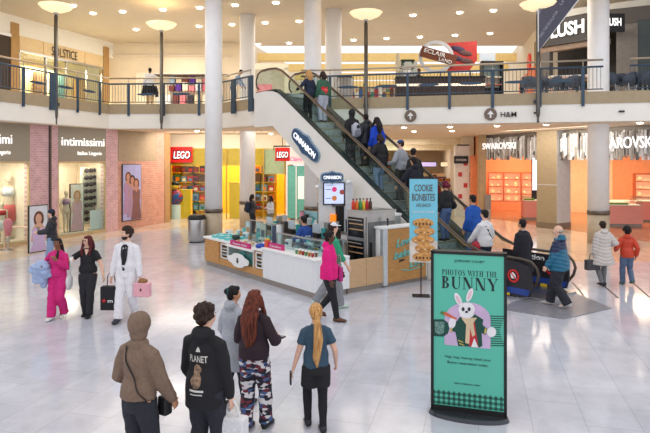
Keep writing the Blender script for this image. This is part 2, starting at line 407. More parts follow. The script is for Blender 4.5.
txt('lettering', 'SOLSTICE', CHAR, t, (midp[0]-pa[0]+nn.x*.06, midp[1]-pa[1]+nn.y*.06, 8.46-ZU), .46, (Vector(ypx(76.5, pa, pb))-Vector(ypx(51, pa, pb))).length, (pi/2, 0, ang))
area('solstice light', (pa[0]-.2, pa[1]+3.4, 8.1), 420, 2.2, (255, 226, 182), rot=(0, 0, ang), sy=1.0)
for i, (f0, f1) in enumerate(((10.5, 18.5), (103, 108.5))):
    panel('trim_%d' % (13+i), ypx(f0, A_, B_), ypx(f1, A_, B_), ZU, 9.6, mat('pilaster ochre', (186, 146, 92), .6), .3, None, .05)['kind'] = 'structure'
# dark shop further along
qa, qb = ypx(-60, UW[0], UW[1]), ypx(10.5, A_, B_)
t = thing('dark_shopfront', 'dark shopfront upstairs at the edge of the gallery', 'shopfront', (qa[0], qa[1], ZU))
panel('dark_front', qa, qb, ZU, 8.9, mat('dark brown front', (66, 52, 44), .6, var=.1), .2, t, 0, (qa[0], qa[1], ZU))  # plain dark brown panel across the whole front
panel('front_header', qa, qb, 8.9, 9.05, STEEL, .25, t, .05, (qa[0], qa[1], ZU))

# ================================================================ upstairs clothing display on the north wall
t = thing('clothing_display', 'upstairs clothing display with coloured shirts and boxes under a dark shelf', 'shop display', (-8.5, 33.2, ZU))
obj('back_panel', MB().box(-2.4, .55, 0, 2.6, .65, 2.6), mat('display cream', (238, 226, 205), .6), t)
obj('shelf_board', MB().box(-1.7, 0, 2.35, 3, .5, 2.42), mat('dark shelf', (70, 52, 42), .6), t)
cols = [(120, 60, 60), (90, 50, 150), (236, 225, 200), (240, 130, 140), (230, 230, 235), (190, 90, 110), (60, 50, 60), (240, 240, 240), (150, 170, 190), (235, 215, 180)]
for i in range(16):
    x = -.4+(i % 8)*.38; z = 1.5 if i < 8 else 2.45
    h = .35+.25*((i*7) % 3)/2
    if i >= 8: z = 1.95; 
    obj('folded_shirt', MB().box(x, .1+.02*i, z, x+.3, .5, z+h*.8), mat('cloth %d' % (i % 10), cols[i % 10], .8), t)
for i in range(9):
    x = -1+i*.42; obj('hanging_garment', MB().box(x, .05, .2+.1*(i % 2), x+.3, .3, 1.25), mat('cloth %d' % ((i*3+4) % 10), cols[(i*3+4) % 10], .8), t)
area('display light', (-8, 32, 9.3), 90, 2)
# ================================================================ lower west: lingerie shopfront
W0, W1 = (-10.53, 23.5), (-7.97, 29.5)
def wp(px): return ypx(px, W0, W1)
wang = atan2(W1[1]-W0[1], W1[0]-W0[0]); wn = Vector((sin(wang), -cos(wang)))
PB = brickmat('pink brick tile', (222, 176, 180), (208, 158, 164), (232, 206, 204), .22, .09, rough=.45, ms=.008, rx=pi/2, noise_amt=.5)
def boxwall(name, p0, p1, z0, z1, mt, d=.3, off=0):
    a, b = wp(p0), wp(p1); L = (Vector(b)-Vector(a)).length
    o = struct(name, MB().box(0, 0, 0, L, d, z1-z0), mt, loc=(a[0]+wn.x*off, a[1]+wn.y*off, z0), rot=(0, 0, wang)); return o
boxwall('wall_pier_brick', 30, 49, 0, 4.5, PB)
boxwall('wall_pier_brick_narrow', 50.5, 57.5, 0, 4.5, PB, off=.02)
boxwall('trim_15', 48.7, 50.5, 0, 4.5, STEELD, off=.06)
boxwall('wall_pier_brick_far', 106, 118, 0, 4.5, PB)
boxwall('wall_brick_end', 118, 168.5, 0, 3.1, brickmat('orange brick', (208, 152, 132), (194, 134, 114), (220, 180, 164), .22, .09, rough=.5, ms=.008, rx=pi/2), d=.4)
boxwall('trim_16', 118, 156, 3.1, 4.5, mat('taupe panel', (170, 150, 124), .5), d=.42, off=.02)
boxwall('wall_brick_end_upper', 156, 168.5, 3.1, 4.5, MATS['orange brick'], d=.4)
boxwall('trim_17', 164.5, 169.5, 0, 4.5, mat('corner ochre', (178, 140, 96), .6), d=.45, off=.04)
SIGNP = mat('taupe sign panel', (160, 150, 132), .5, var=.02)
def shop(p0, p1, label, title, sub, lp, lw, depth=1.7):
    a, b = wp(p0), wp(p1); L = (Vector(b)-Vector(a)).length
    t = thing('lingerie_shopfront', label, 'shopfront', (a[0], a[1], 0), wang)
    obj('sign_panel', MB().box(0, 0, 3.1, L, .25, 4.5), SIGNP, t)
    obj('window_frame', MB().box(0, .0, 0, .05, .1, 3.1).box(L-.05, 0, 0, L, .1, 3.1).box(0, 0, 3.03, L, .1, 3.1).box(0, 0, 0, L, .12, .12), mat('champagne frame', (212, 190, 150), .4, .4), t)
    obj('shop_window', MB().box(.05, .04, .12, L-.05, .055, 3.03), GLASS, t)
    obj('shop_interior', MB().box(0, depth, 0, L, depth+.1, 3.1).box(0, .2, 3.05, L, depth, 3.1).box(L, .3, 0, L+.06, depth, 3.1), mat('interior sand', (250, 234, 214), .7, var=.05), t)
    obj('window_floor', MB().box(0, .12, .0, L, depth, .14), mat('window plinth', (236, 220, 200), .5), t)
    x = (Vector(wp(lp))-Vector(a)).length*(1 if wp(lp)[1] > a[1] else -1)
    txt('lettering', title, LITW, t, (x, -.04, 3.74), .36, lw, ext=.02)
    txt('small_lettering', sub, LITW, t, (x+.35, -.03, 3.36), .16, lw*.58, ext=.01)
    c = Vector(a)+Vector((cos(wang), sin(wang)))*L/2-wn*depth*.45
    area('shop light', (c.x, c.y, 3.0), 45, .6, (255, 232, 205), rot=(0, 0, wang), sy=.6)
    c = Vector(a)+Vector((cos(wang), sin(wang)))*L/2-wn*.15
    area('window fill light', (c.x, c.y, 3.0), 32, L*.8, (255, 234, 208), rot=(radians(35), 0, wang), sy=.12)  # extra lamp behind the glass, added to brighten the window display
    return t, a, L
def wloc(px, back, z=0):          # point `back` metres behind the shop window at pixel column px
    p = ypx(px, (W0[0]-wn.x*back, W0[1]-wn.y*back), (W1[0]-wn.x*back, W1[1]-wn.y*back)); return Vector((p[0], p[1], z))
shop(58, 106, 'taupe shopfront with lit intimissimi sign and mannequin window', 'intimissimi', 'Italian Lingerie', 83, 2.3)
ea = ypx(-70, W0, W1)
t, a_, L_ = shop(-40, 30, 'taupe shopfront at the picture edge whose sign shows only its last letters', 'intimissimi', 'Italian Lingerie', -13, 1.9)
# mannequins
MQ = mat('mannequin cream', (228, 205, 180), .4, var=.02)
def mannequin(loc, rz, H, top, bottom, label, hair=None):
    t = thing('shop_mannequin', label, 'mannequin', loc, rz); k = H/1.75
    m = MB()
    for z, a, b in (): pass
    R_ = lambda rows: m.rings([[Vector((a*k*cos(j*pi/8), b*k*sin(j*pi/8), z*k)) for j in range(16)] for z, a, b in rows])
    R_([(.80, .15, .11), (.95, .165, .11), (1.1, .12, .09), (1.28, .16, .11), (1.42, .17, .08), (1.46, .05, .05)])
    m.tube([(0, 0, 1.44*k), (0, 0, 1.56*k)], .05*k); m.ball((0, -.01, 1.64*k), (.078*k, .095*k, .12*k))
    for s in (-1, 1):
        m.tube([(s*.19*k, 0, 1.4*k), (s*.23*k, .02, 1.12*k), (s*.24*k, -.04, .88*k), (s*.24*k, -.06, .8*k)], [.045*k, .036*k, .026*k, .02*k])
        m.tube([(s*.08*k, 0, .88*k), (s*.085*k, -.01, .5*k), (s*.08*k, .01, .1*k), (s*.08*k, -.05, .04*k)], [.085*k, .055*k, .035*k, .03*k])
    obj('body', m, MQ, t, True)
    obj('display_base', MB().lathe([(.2, 0), (.2, .02)]), STEEL, t)
    if top:
        obj('bra_top', MB().tube([(0, 0, 1.18*k), (0, 0, 1.28*k), (0, 0, 1.4*k)], [(.11*k, .145*k), (.125*k, .175*k), (.09*k, .16*k)], 14), top, t, True)
    if bottom:
        obj('bottoms', MB().tube([(0, 0, .5*k), (0, 0, .85*k), (0, 0, 1.0*k)], [(.14*k, .2*k), (.13*k, .185*k), (.1*k, .15*k)], 14), bottom, t, True)
    if hair: obj('hair', MB().ball((0, .03, 1.68*k), (.095*k, .1*k, .12*k)), hair, t, True)
ROSE = mat('rose cloth', (206, 132, 140), .8); CORAL = mat('coral cloth', (226, 110, 110), .8); LAV = mat('lavender cloth', (170, 140, 165), .8)
WHC = mat('white cloth', (236, 232, 232), .8); REDC = mat('red cloth', (180, 40, 50), .8)
mannequin(wloc(66, .45, .14), wang-.2, 1.75, LAV, None, 'cream mannequin in lavender top in the intimissimi window')
mannequin(wloc(8, .9, .14), wang-.3, 2.45, WHC, CORAL, 'tallest mannequin in white top and coral skirt, edge window')
mannequin(wloc(23, .8, .14), wang, 1.55, ROSE, ROSE, 'cream mannequin in rose set next to brick pier')
mannequin(wloc(2, .5, .14), wang-.2, 1.45, REDC, WHC, 'mannequin in red top and white bottoms, window edge')
mannequin(wloc(14, 1.1, .14), wang, 1.7, CORAL, LAV, 'mannequin in coral top with dark hair in the edge window', mat('mannequin hair', (70, 45, 35), .7))
# bust stand outside
p = G(8, 250); t = thing('bra_display_stand', 'low stand holding a patterned bra at the edge shop entrance', 'display stand', p)
obj('stand_base', MB().lathe([(.22, 0), (.22, .03)]), STEEL, t); obj('stand_pole', MB().lathe([(.02, .03), (.02, .5)], n=8), STEEL, t)
obj('bust_form', MB().tube([(0, 0, .5), (0, 0, .75), (0, 0, 1.0), (0, 0, 1.1)], [(.07, .1), (.1, .13), (.1, .17), (.05, .05)], 12), ROSE, t, True)
# window poster figure & stand of bras
def figure_poster(name, label, loc, rz, w, h, bg, skin, hairc, dress, cat='poster', legs=True, z0=0, nfig=1, frame=CHAR):
    t = thing(name, label, cat, loc, rz)
    obj('poster_frame', MB().box(-w/2-.03, 0, z0, w/2+.03, .05, z0+h+.06), frame, t)
    obj('poster_sheet', MB().box(-w/2, -.012, z0+.03, w/2, 0, z0+h+.03), bg, t)
    for i in range(nfig):
        cx = (i-(nfig-1)/2)*w*.22; s = w*(1.45 if nfig == 1 else .82); y0, y1 = -.018-.004*i, -.012; top = z0+h*(.86-.06*i)
        bm1 = MB()
        def ell(m, x, z, rx, rz_, n=16): m.vprism([(x+rx*cos(2*pi*j/n), z+rz_*sin(2*pi*j/n)) for j in range(n)], y0, y1)
        hr = MB(); ell(hr, cx, top-s*.19, s*.2, s*.26); obj('printed_hair', hr, hairc[i % len(hairc)], t)
        y0 -= .002; fc = MB(); ell(fc, cx-.01, top-s*.18, s*.12, s*.16); fc.vprism([(cx-s*.06, top-s*.3), (cx+s*.06, top-s*.3), (cx+s*.25, top-s*.5), (cx+s*.3, top-s*.9), (cx-s*.3, top-s*.9), (cx-s*.25, top-s*.5)], y0, y1)
        if legs: fc.vprism([(cx-s*.2, z0+.05), (cx+s*.02, z0+.05), (cx+s*.12, top-s*1.3), (cx-s*.2, top-s*1.3)], y0, y1)
        obj('printed_figure', fc, skin, t)
        y0 -= .002; dr = MB(); dr.vprism([(cx-s*.27, top-s*.52), (cx-s*.1, top-s*.46), (cx, top-s*.62), (cx+s*.1, top-s*.46), (cx+s*.27, top-s*.52), (cx+s*.22, top-s*1.0), (cx+s*.34, max(z0+.05, top-s*1.9)), (cx-s*.34, max(z0+.05, top-s*1.9)), (cx-s*.22, top-s*1.0)], y0, y1)
        obj('printed_dress', dr, dress[i % len(dress)], t)
    return t
SKINP = mat('poster skin', (222, 170, 142), .6); BRH = mat('poster brown hair', (110, 66, 44), .6); BLH = mat('poster blonde hair', (196, 140, 80), .6)
figure_poster('window_poster', 'tall poster of a woman in a pink pyjama, in the intimissimi window', wloc(77, .4, .14), wang-.1, .62, 1.95, mat('poster cream', (240, 228, 214), .5), SKINP, [BLH], [mat('poster pink', (226, 176, 184), .6)])
t = thing('bra_wall_rack', 'white rack with rows of dark bras in the intimissimi window', 'display rack', wloc(91, .55, .14), wang)
obj('rack_board', MB().box(-.45, .1, .2, .6, .15, 2.7), mat('rack white', (245, 232, 205), .5), t)
for i in range(8):
    z = .45+.3*i; q = MB(); 
    for s in (-1, 1): q.ball((s*.13-.12, 0, z), (.12, .09, .1)).ball((s*.1+.32, .02, z+.02), (.08, .07, .08))
    obj('dark_bra', q, mat('dark lace', (60, 46, 52), .7), t, True)
t = thing('price_card', 'blank white card standing low in the intimissimi window', 'sign', wloc(96.5, .2, .14), wang)
obj('card_sheet', MB().box(-.35, 0, 0, .35, .03, .85), WHITE, t); obj('card_foot', MB().box(-.3, 0, 0, .3, .2, .03), STEEL, t)
LP = wloc(38, -.12)
figure_poster('standing_poster', 'framed poster of a smiling woman in lilac standing against the brick pier', G(38.5, 252), wang, .72, 1.55, mat('poster pale grey', (222, 222, 226), .5), SKINP, [BRH], [mat('poster lilac', (206, 180, 214), .6)], legs=False)
a, b = wp(122), wp(140)
figure_poster('wall_poster', 'large blue-violet poster of three women on the orange brick wall', ((a[0]+b[0])/2+wn.x*.05, (a[1]+b[1])/2+wn.y*.05, .35), wang, (Vector(b)-Vector(a)).length, 2.55, mat('poster blue violet', (176, 176, 222), .4), mat('poster tan skin', (196, 140, 120), .6), [BRH, mat('poster black hair', (50, 34, 34), .6), BRH], [mat('poster mauve', (178, 140, 176), .6), LAV, mat('poster brown dress', (130, 90, 90), .6)], legs=False, nfig=3)
t = thing('small_side_table', 'small table by the edge shop entrance', 'table', wloc(19, -.4))
obj('table_top', MB().box(-.5, -.2, .7, .5, .2, .74), MQ, t)
for sx in (-1, 1):
    for sy in (-1, 1): obj('leg', MB().box(sx*.45-.02, sy*.16-.02, 0, sx*.45+.02, sy*.16+.02, .7), MQ, t)

# ================================================================ lower north: toy brick shop
YL = 31.0
struct('wall_north_lower', MB().box(-8.3, YL, 3.77, -1.0, YL+.3, 4.53), WALLB)
struct('wall_north_lower_end', MB().box(-1.0, YL+.4, 0, .8, YL+.7, 4.53), WALLB)
YEL = mat('yellow shop wall', (255, 196, 6), .5, var=.04)
xl, xr = X_(170, YL), X_(286, YL)
t = thing('toy_brick_shopfront', 'glass front of the yellow toy brick shop', 'shopfront', (xl, YL, 0)); W_ = xr-xl
for f in (0, .33, .48, .64, .8, .985): obj('mullion', MB().box(W_*f, 0, 0, W_*f+.06, .1, 3.77), mat('gold frame', (190, 150, 60), .4, .5), t)
obj('shop_window', MB().box(.03, .04, 0, W_, .055, 3.77), GLASS, t)
obj('yellow_fascia', MB().box(0, .12, 2.85, W_*.8, .2, 3.75), mat('amber fascia', (255, 188, 20), .5), t)
obj('glass_fascia', MB().box(W_*.8, .12, 2.4, W_, .2, 3.75), mat('cream fascia', (232, 215, 165), .5), t)
obj('back_wall_panel', MB().box(-.3, 3.4, 0, W_+.2, 3.5, 4.4), YEL, t)
obj('side_wall_panel', MB().box(-.3, .2, 0, -.2, 3.4, 4.4).box(W_+.1, .2, 0, W_+.2, 3.4, 4.4), YEL, t)
area('toy shop light', (xl+W_/2, YL+1.6, 4.3), 420, 5, (255, 240, 210), sy=1.6)
def toyshelf(x, y, w, rows, label):
    t = thing('toy_shelf', label, 'shelf', (x, y, 0))
    obj('shelf_frame', MB().box(-w/2, .35, 0, w/2, .4, 2.9), mat('shelf amber', (246, 196, 30), .5), t)
    for r in range(rows): obj('shelf_board', MB().box(-w/2, 0, .35+r*.52, w/2, .36, .38+r*.52), mat('shelf amber', (246, 196, 30), .5), t)
    return t
bc = [(60, 90, 150), (200, 40, 30), (40, 40, 50), (230, 120, 30), (120, 160, 190), (90, 60, 40), (240, 230, 210), (50, 110, 70), (150, 30, 40), (90, 140, 200)]
sh = [(X_(181, YL+1.2), 1.5, 'beside the corner'), (X_(199.5, YL+1.2), .85, 'left of the white column'.replace('left of', 'seen just before')), (X_(258, YL+1.2), 2.0, 'between the two columns')]
BOXM = MB().box(-.5, 0, 0, .5, .22, 1); 
n = 0
for si, (x, w_, lb) in enumerate(sh):
    toyshelf(x, YL+1.2, w_, 5, 'amber shelf of toy boxes '+lb+' in the toy shop')
    for r in range(5):
        k = int(w_/.36)
        for i in range(k):
            n += 1; bw, bh = .3, random.uniform(.28, .42); o = thing('toy_box', 'colourful toy box on an amber shelf in the yellow shop', 'box', (x-w_/2+.2+i*(w_-.1)/k, YL+1.22, .385+r*.52), 0, 'toy boxes in the yellow shop')
            c = bc[(n*7+r*3) % 10]
            obj('carton', MB().box(-bw/2, 0, 0, bw/2, .2, bh), mat('toy card %d' % ((n*7+r*3) % 10), c, .5), o)
            obj('picture_patch', MB().box(-bw*.3, -.006, bh*.15, bw*.35, 0, bh*.65), mat('toy card %d' % ((n*3+1) % 10), bc[(n*3+1) % 10], .5), o)
for i, (px, wz, hz) in enumerate(((182, 1.0, 1.5), (236, .7, 1.9), (249, .6, 1.3))):
    t = thing('yellow_display_case', ['low yellow display case near the shop corner', 'tall yellow display case behind the glass by the white column', 'yellow cupboard between the columns'][i], 'cabinet', (X_(px, YL+.6), YL+.5, 0))
    obj('case_body', MB().box(-wz/2, 0, 0, wz/2, .4, hz), YEL, t); obj('case_top', MB().box(-wz/2-.03, -.03, hz, wz/2+.03, .43, hz+.05), mat('shelf amber', (214, 160, 20)), t)
RED = mat('sign red', (214, 30, 28), .4, var=.02, emit=.25)
t = thing('toy_shop_sign', 'red square LEGO sign inside the glass, orange box beside it', 'sign', (X_(182, YL-.1), YL-.12, 3.02))
obj('sign_box', MB().box(-.6, 0, 0, .55, .1, .82), RED, t); obj('orange_box', MB().box(-.9, .02, .02, -.6, .1, .8), mat('orange lit', (240, 130, 20), .5, emit=.4), t)
txt('letter_outline', 'LEGO', BLACK, t, (0, -.02, .2), .42, .98, bold=.07, shear=.15); txt('lettering', 'LEGO', LITW, t, (0, -.045, .22), .38, .86, shear=.15, bold=.015)
Yh = 27.3
t = thing('hanging_toy_sign', 'red square LEGO sign hanging from a black bracket', 'sign', (X_(282.5, Yh), Yh, CZ-(161-HY)/F*Yh))
obj('sign_box', MB().box(-.34, -.05, 0, .34, .05, .62), RED, t)
obj('bracket', MB().box(-.42, -.03, .66, .36, .03, .72).box(-.42, -.03, .5, -.38, .03, .72).tube([(0, 0, .7), (0, 0, CZ and 4.5-(CZ-(161-HY)/F*Yh))], .015, 6), BLACK, t)
txt('letter_outline', 'LEGO', BLACK, t, (0, -.055, .15), .3, .58, bold=.07, shear=.15); txt('lettering', 'LEGO', LITW, t, (0, -.075, .165), .27, .52, shear=.15, bold=.015)
# minifigure head-like round toy and black dome seen behind the glass
p = (X_(176, 29.6), 29.9, 0); t = thing('toy_statue', 'round toy figure with dark cap and red-blue body inside the toy shop', 'toy', (X_(175.5, YL+.5), YL+.45, 0))
obj('pedestal', MB().lathe([(.3, 0), (.3, .75)]), WHITE, t); obj('statue_body', MB().ball((0, 0, 1.15), (.42, .3, .42)), mat('toy blue', (40, 90, 160), .4, c2=(190, 40, 40), thr=.5), t, True)
obj('statue_head', MB().ball((-.05, 0, 1.75), (.24, .22, .22)), mat('toy yellow skin', (235, 180, 60)), t, True); obj('statue_cap', MB().ball((-.05, .03, 1.85), (.27, .25, .18)), BLACK, t, True)
# next shop: white and teal front
t = thing('teal_window_shopfront', 'white shopfront with teal glass and pink script sign behind the escalator', 'shopfront', (X_(286, 30.6), 30.6, 0))
obj('white_fascia', MB().box(0, 0, 2.9, 1.15, .2, 4.4), WHITE, t)
obj('door_frame', MB().box(0, 0, 0, .08, .15, 2.9).box(.5, 0, 0, .56, .15, 2.9).box(1.05, 0, 0, 1.15, .15, 2.9), WHITE, t)
obj('door_glass', MB().box(.08, .05, .1, 1.05, .08, 2.85), mat('teal pane', (110, 185, 170), .2), t)
obj('door_display', MB().box(.62, .0, 1.1, .95, .05, 2.3), mat('pale pane', (226, 240, 235), .4, emit=.4), t)
txt('lettering', 'Claire\'s', mat('pink neon', (240, 90, 150), .4, emit=.8), t, (.6, -.02, 3.1), .22, .8, shear=.3)

# ================================================================ corridor north of the lower hall
struct('wall_corridor_west', MB().prism([(.8, 31.4), (3.8, 60), (3.3, 60), (.4, 31.4)], 0, 4.53), mat('corridor wall', (214, 190, 155), .6))
struct('wall_corridor_end', MB().box(0, 60, 0, 20, 60.3, 4.53), mat('corridor end', (222, 200, 170), .6))
struct('ceiling_corridor_step', MB().box(.6, 36, 4.1, 9.6, 36.5, 4.53), mat('soffit cream', (240, 226, 196), .6))
struct('ceiling_corridor_step_low', MB().box(1.6, 42, 3.85, 11, 42.5, 4.53), mat('soffit cream', (240, 226, 196), .6))
struct('wall_corridor_east', MB().prism([(8.55, 33.6), (8.0, 34), (12, 60), (12.6, 60)], 0, 4.53), mat('corridor east wall', (226, 212, 190), .6))
t = thing('chequered_pier', 'white pier with red squares at the corridor mouth', 'pier', (X_(461, 33.2), 33.1, 0))
obj('pier_body', MB().box(-.35, 0, 0, .45, .3, 3.95), mat('pier white', (232, 228, 222), .5), t)
for i in range(5): obj('red_square', MB().box(.12-.3*(i % 2), -.012, .35+i*.62, .34-.3*(i % 2), 0, .6+i*.62), mat('pier red', (200, 60, 66), .5), t)
def blade(px0, px1, py0, py1, Y, label, s):
    x0, x1 = X_(px0, Y), X_(px1, Y); z1, z0 = CZ-(py0-HY)/F*Y, CZ-(py1-HY)/F*Y
    t = thing('corridor_sign', label, 'sign', ((x0+x1)/2, Y, z0)); w_ = (x1-x0)/2
    obj('sign_box', MB().box(-w_, -.05, 0, w_, .05, z1-z0), BLACK, t); txt('lettering', s, WHITE, t, (0, -.06, (z1-z0)*.33), (z1-z0)*.3, w_*1.5)
blade(457, 469, 144.5, 148, 33.5, 'upper small black sign on the chequered pier', 'GAMES')
blade(454, 468, 156, 163.5, 33, 'wide black sign jutting from the chequered pier', 'EYEWEAR')
blade(465, 469.5, 172, 187, 33.4, 'lower narrow black panel on the chequered pier', 'A')
cs = [(120, 70, 50), (190, 120, 60), (90, 60, 110), (220, 170, 90), (60, 50, 60), (160, 60, 50), (230, 200, 160), (110, 130, 90), (140, 90, 60)]
for i in range(34):
    Y = 37+(i*37 % 21); px = 409+(i*53 % (38 if Y > 40 else 30)); hh = .9+(i*29 % 10)*.11; z = 0 if i % 3 else 1.6
    x = X_(px, Y); w_ = .35+(i % 4)*.12
    t = thing('shop_display_unit', 'goods display unit glimpsed deep inside the corridor', 'shop display', (x, Y, 0), 0, 'display units deep in the corridor')
    obj('unit_body', MB().box(-w_, 0, 0, w_, .4, hh), mat('unit %d' % (i % 9), cs[i % 9], .6), t)
    obj('unit_top', MB().box(-w_*.8, 0, hh, w_*.8, .4, hh+.25), mat('unit %d' % ((i+4) % 9), cs[(i+4) % 9], .6), t)
for i, px in enumerate((428, 449)):
    t = thing('corridor_shop_sign', ['glowing violet shop sign far along the corridor', 'pale lit shop sign beyond the violet one'][i], 'sign', (X_(px, 50), 50, 2.6), 0)
    obj('sign_box', MB().box(-.7, 0, 0, .7, .15, .35), mat('violet lit', (200, 186, 240), .4, emit=.7) if i == 0 else mat('cream lit', (255, 235, 200), .4, emit=.6), t)
    obj('sign_border', MB().box(-.75, .02, -.05, .75, .1, .4), BLACK, t)

# ================================================================ crystal shop (lower east)
S0, S1 = (8.75, 32.0), (12.5, 22.5)
def sp(px): return ypx(px, S0, S1)
sang = atan2(S1[1]-S0[1], S1[0]-S0[0]); sn = Vector((sin(sang), -cos(sang)))   # faces the hall
Ls = (Vector(S1)-Vector(S0)).length+4
root = thing('crystal_shopfront', 'open crystal shopfront under a fringe of hanging grey crystal rods with SWAROVSKI signs', 'shopfront', (S0[0], S0[1], 0), sang)
def sd(px): return (Vector(sp(px))-Vector(S0)).length
obj('header_panel', MB().box(-.4, .05, 3.35, Ls, .3, 4.49), mat('header taupe', (150, 142, 132), .5, var=.1), root)
random.seed(3)
fr = [MB(), MB(), MB()]
s_ = -.4
while s_ < Ls:
    l = random.uniform(.35, 1.0); z = 4.36-random.random()*.28; k = random.choice((0, 0, 2, 1, 2)); w_ = random.uniform(.025, .05)
    y = -random.random()*.22
    fr[k].box(s_-w_, y-.02, max(3.15, z-l-.15), s_+w_, y+.02, z, random.random()*.6); s_ += .02
for k, (n_, c, mt_) in enumerate((('crystal_rod_grey', (186, 182, 176), .0), ('crystal_rod_dark', (112, 106, 104), .0), ('crystal_rod_pale', (236, 238, 240), .0))):
    o = obj(n_, fr[k], mat(n_, c, .25, mt_, var=.1), root); o['kind'] = 'stuff'
txt('lettering', 'SWAROVSKI', LITW, root, ((sd(490)+sd(523))/2, -.46, 3.72), .34, sd(521)-sd(488), ext=.03)
txt('large_lettering', 'SWAROVSKI', LITW, root, (sd(603)+(sd(650)-sd(608))*.715, -.46, 3.62), .46, (sd(650)-sd(608))*1.43, ext=.03)
# pier beside the shop and square pillar
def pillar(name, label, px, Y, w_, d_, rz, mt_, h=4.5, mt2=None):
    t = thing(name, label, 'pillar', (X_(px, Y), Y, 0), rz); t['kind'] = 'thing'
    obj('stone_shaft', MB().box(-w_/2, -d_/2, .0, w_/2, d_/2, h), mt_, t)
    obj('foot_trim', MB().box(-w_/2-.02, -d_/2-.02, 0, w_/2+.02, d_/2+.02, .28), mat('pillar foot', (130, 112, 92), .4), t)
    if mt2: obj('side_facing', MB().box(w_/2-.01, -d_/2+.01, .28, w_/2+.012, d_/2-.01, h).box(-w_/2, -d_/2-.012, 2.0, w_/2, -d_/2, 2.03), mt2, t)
    return t
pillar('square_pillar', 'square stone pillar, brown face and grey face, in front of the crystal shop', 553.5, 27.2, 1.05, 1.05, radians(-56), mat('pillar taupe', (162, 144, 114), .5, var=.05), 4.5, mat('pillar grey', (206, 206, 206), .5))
pillar('narrow_stone_pier', 'narrow tan stone pier at the corridor end of the crystal shop', 481.5, 31.8, .36, .5, 0, mat('pier tan', (190, 160, 122), .5))
t = thing('orange_pier', 'slim orange pier beside the tan stone pier', 'pier', (X_(474, 32.4), 32.4, 0)); obj('pier_body', MB().box(-.2, -.1, 0, .18, .1, 3.4), mat('orange panel', (236, 140, 90), .5), t)
obj('pier_foot', MB().box(-.22, -.12, 0, .2, .12, .2), GREY, t)
ORG = mat('orange interior wall', (246, 168, 118), .55, var=.04)
struct('wall_crystal_back', MB().prism([(9.6, 38.2), (14.2, 37.0), (14.3, 37.4), (9.7, 38.6)], 0, 4.5), ORG)
struct('wall_crystal_side', MB().prism([(8.7, 33.0), (9.6, 38.2), (9.4, 38.3), (8.55, 33.0)], 0, 4.5), ORG)
struct('wall_crystal_cream', MB().prism([(14.2, 35.6), (16.9, 34.4), (17, 34.8), (14.3, 36)], 0, 4.5), mat('cream interior', (248, 222, 178), .5))
struct('wall_crystal_east', MB().prism([(16.9, 34.4), (24, 31), (24, 32), (17, 34.8)], 0, 4.5), ORG)
struct('floor_crystal', MB().prism([sp(484), sp(650), (24, 22), (24, 34), (9.6, 38.2)], .004, .012), brickmat('wood plank floor', (190, 128, 88), (176, 112, 76), (140, 90, 60), 1.2, .15, rough=.2, ms=.004, rot=1.2))
def shelf_unit(px, Y, w_, label, nsh=4, h=2.35, rz=-.25):
    t = thing('crystal_shelf_unit', label, 'shelf', (X_(px, Y), Y, 0), rz)
    FR = mat('shelf orange brown', (204, 112, 72), .5); LT = mat('lit shelf back', (255, 196, 150), .5, emit=.55)
    obj('cabinet_base', MB().box(-w_/2, 0, 0, w_/2, .45, .55), mat('orange base', (240, 158, 110), .5), t)
    obj('shelf_back', MB().box(-w_/2, .38, .55, w_/2, .42, h), LT, t)
    obj('shelf_frame', MB().box(-w_/2-.04, 0, .55, -w_/2+.04, .42, h).box(w_/2-.04, 0, .55, w_/2+.04, .42, h).box(-w_/2, 0, h-.04, w_/2, .42, h+.05), FR, t)
    for r in range(nsh):
        z = .55+r*(h-.55)/nsh; obj('shelf_board', MB().box(-w_/2, .03, z, w_/2, .4, z+.04), FR, t)
    for r in range(nsh):
        z = .59+r*(h-.55)/nsh
        for i in range(2):
            x = -w_/2+.25+i*(w_-.5)+random.uniform(-.08, .08); g = thing('crystal_ornament', 'small sparkling ornament on a lit orange shelf', 'ornament', t.matrix_basis @ Vector((0, 0, 0)), 0, 'crystal ornaments on the orange shelves')
            g.location = (t.location.x+cos(rz)*x-sin(rz)*.18, t.location.y+sin(rz)*x+cos(rz)*.18, z)
            big = random.random() < .45
            obj('cushion', MB().ball((0, 0, .03), (.14, .08, .03)), mat('cushion peach', (240, 190, 160), .6), g, True)
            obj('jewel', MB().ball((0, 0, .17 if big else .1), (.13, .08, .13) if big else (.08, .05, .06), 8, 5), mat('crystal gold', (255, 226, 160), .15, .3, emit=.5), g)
shelf_unit(496, 36.6, .92, 'lit orange shelf unit next to the corridor wall')
shelf_unit(512.5, 36.4, 1.05, 'lit orange shelf unit in the middle of the back wall')
shelf_unit(530.5, 36.2, 1.05, 'lit orange shelf unit behind the bright screen')
shelf_unit(579, 35.6, 1.6, 'lit orange shelf unit seen between pillar and white column')
shelf_unit(648, 33.2, 1.3, 'lit orange shelf unit at the far east wall')
Yc = 34.8
t = thing('bright_screen', 'tall bright blue-white advertising screen in the crystal shop', 'screen', (X_(535.5, 33), 33, 0)); obj('screen_body', MB().box(-.2, 0, .7, .2, .08, 3.5).box(-.06, 0, 0, .06, .08, .7).box(-.2, -.1, 0, .2, .2, .03), BLACK, t)
obj('screen_image', MB().box(-.17, -.01, 1.45, .17, 0, 3.4), mat('screen lit', (225, 235, 255), .3, var=.08, scale=2, emit=1.4), t)
t = thing('lit_window_panel', 'bright white lit panel on the cream wall of the crystal shop', 'light panel', (X_(616, 34.9), 34.9, 0)); obj('panel_frame', MB().box(-.5, 0, .9, .5, .06, 3.35), WHITE, t)
obj('panel_face', MB().box(-.46, -.01, .95, .46, 0, 3.3), mat('panel lit', (255, 250, 240), .4, emit=1.5), t)
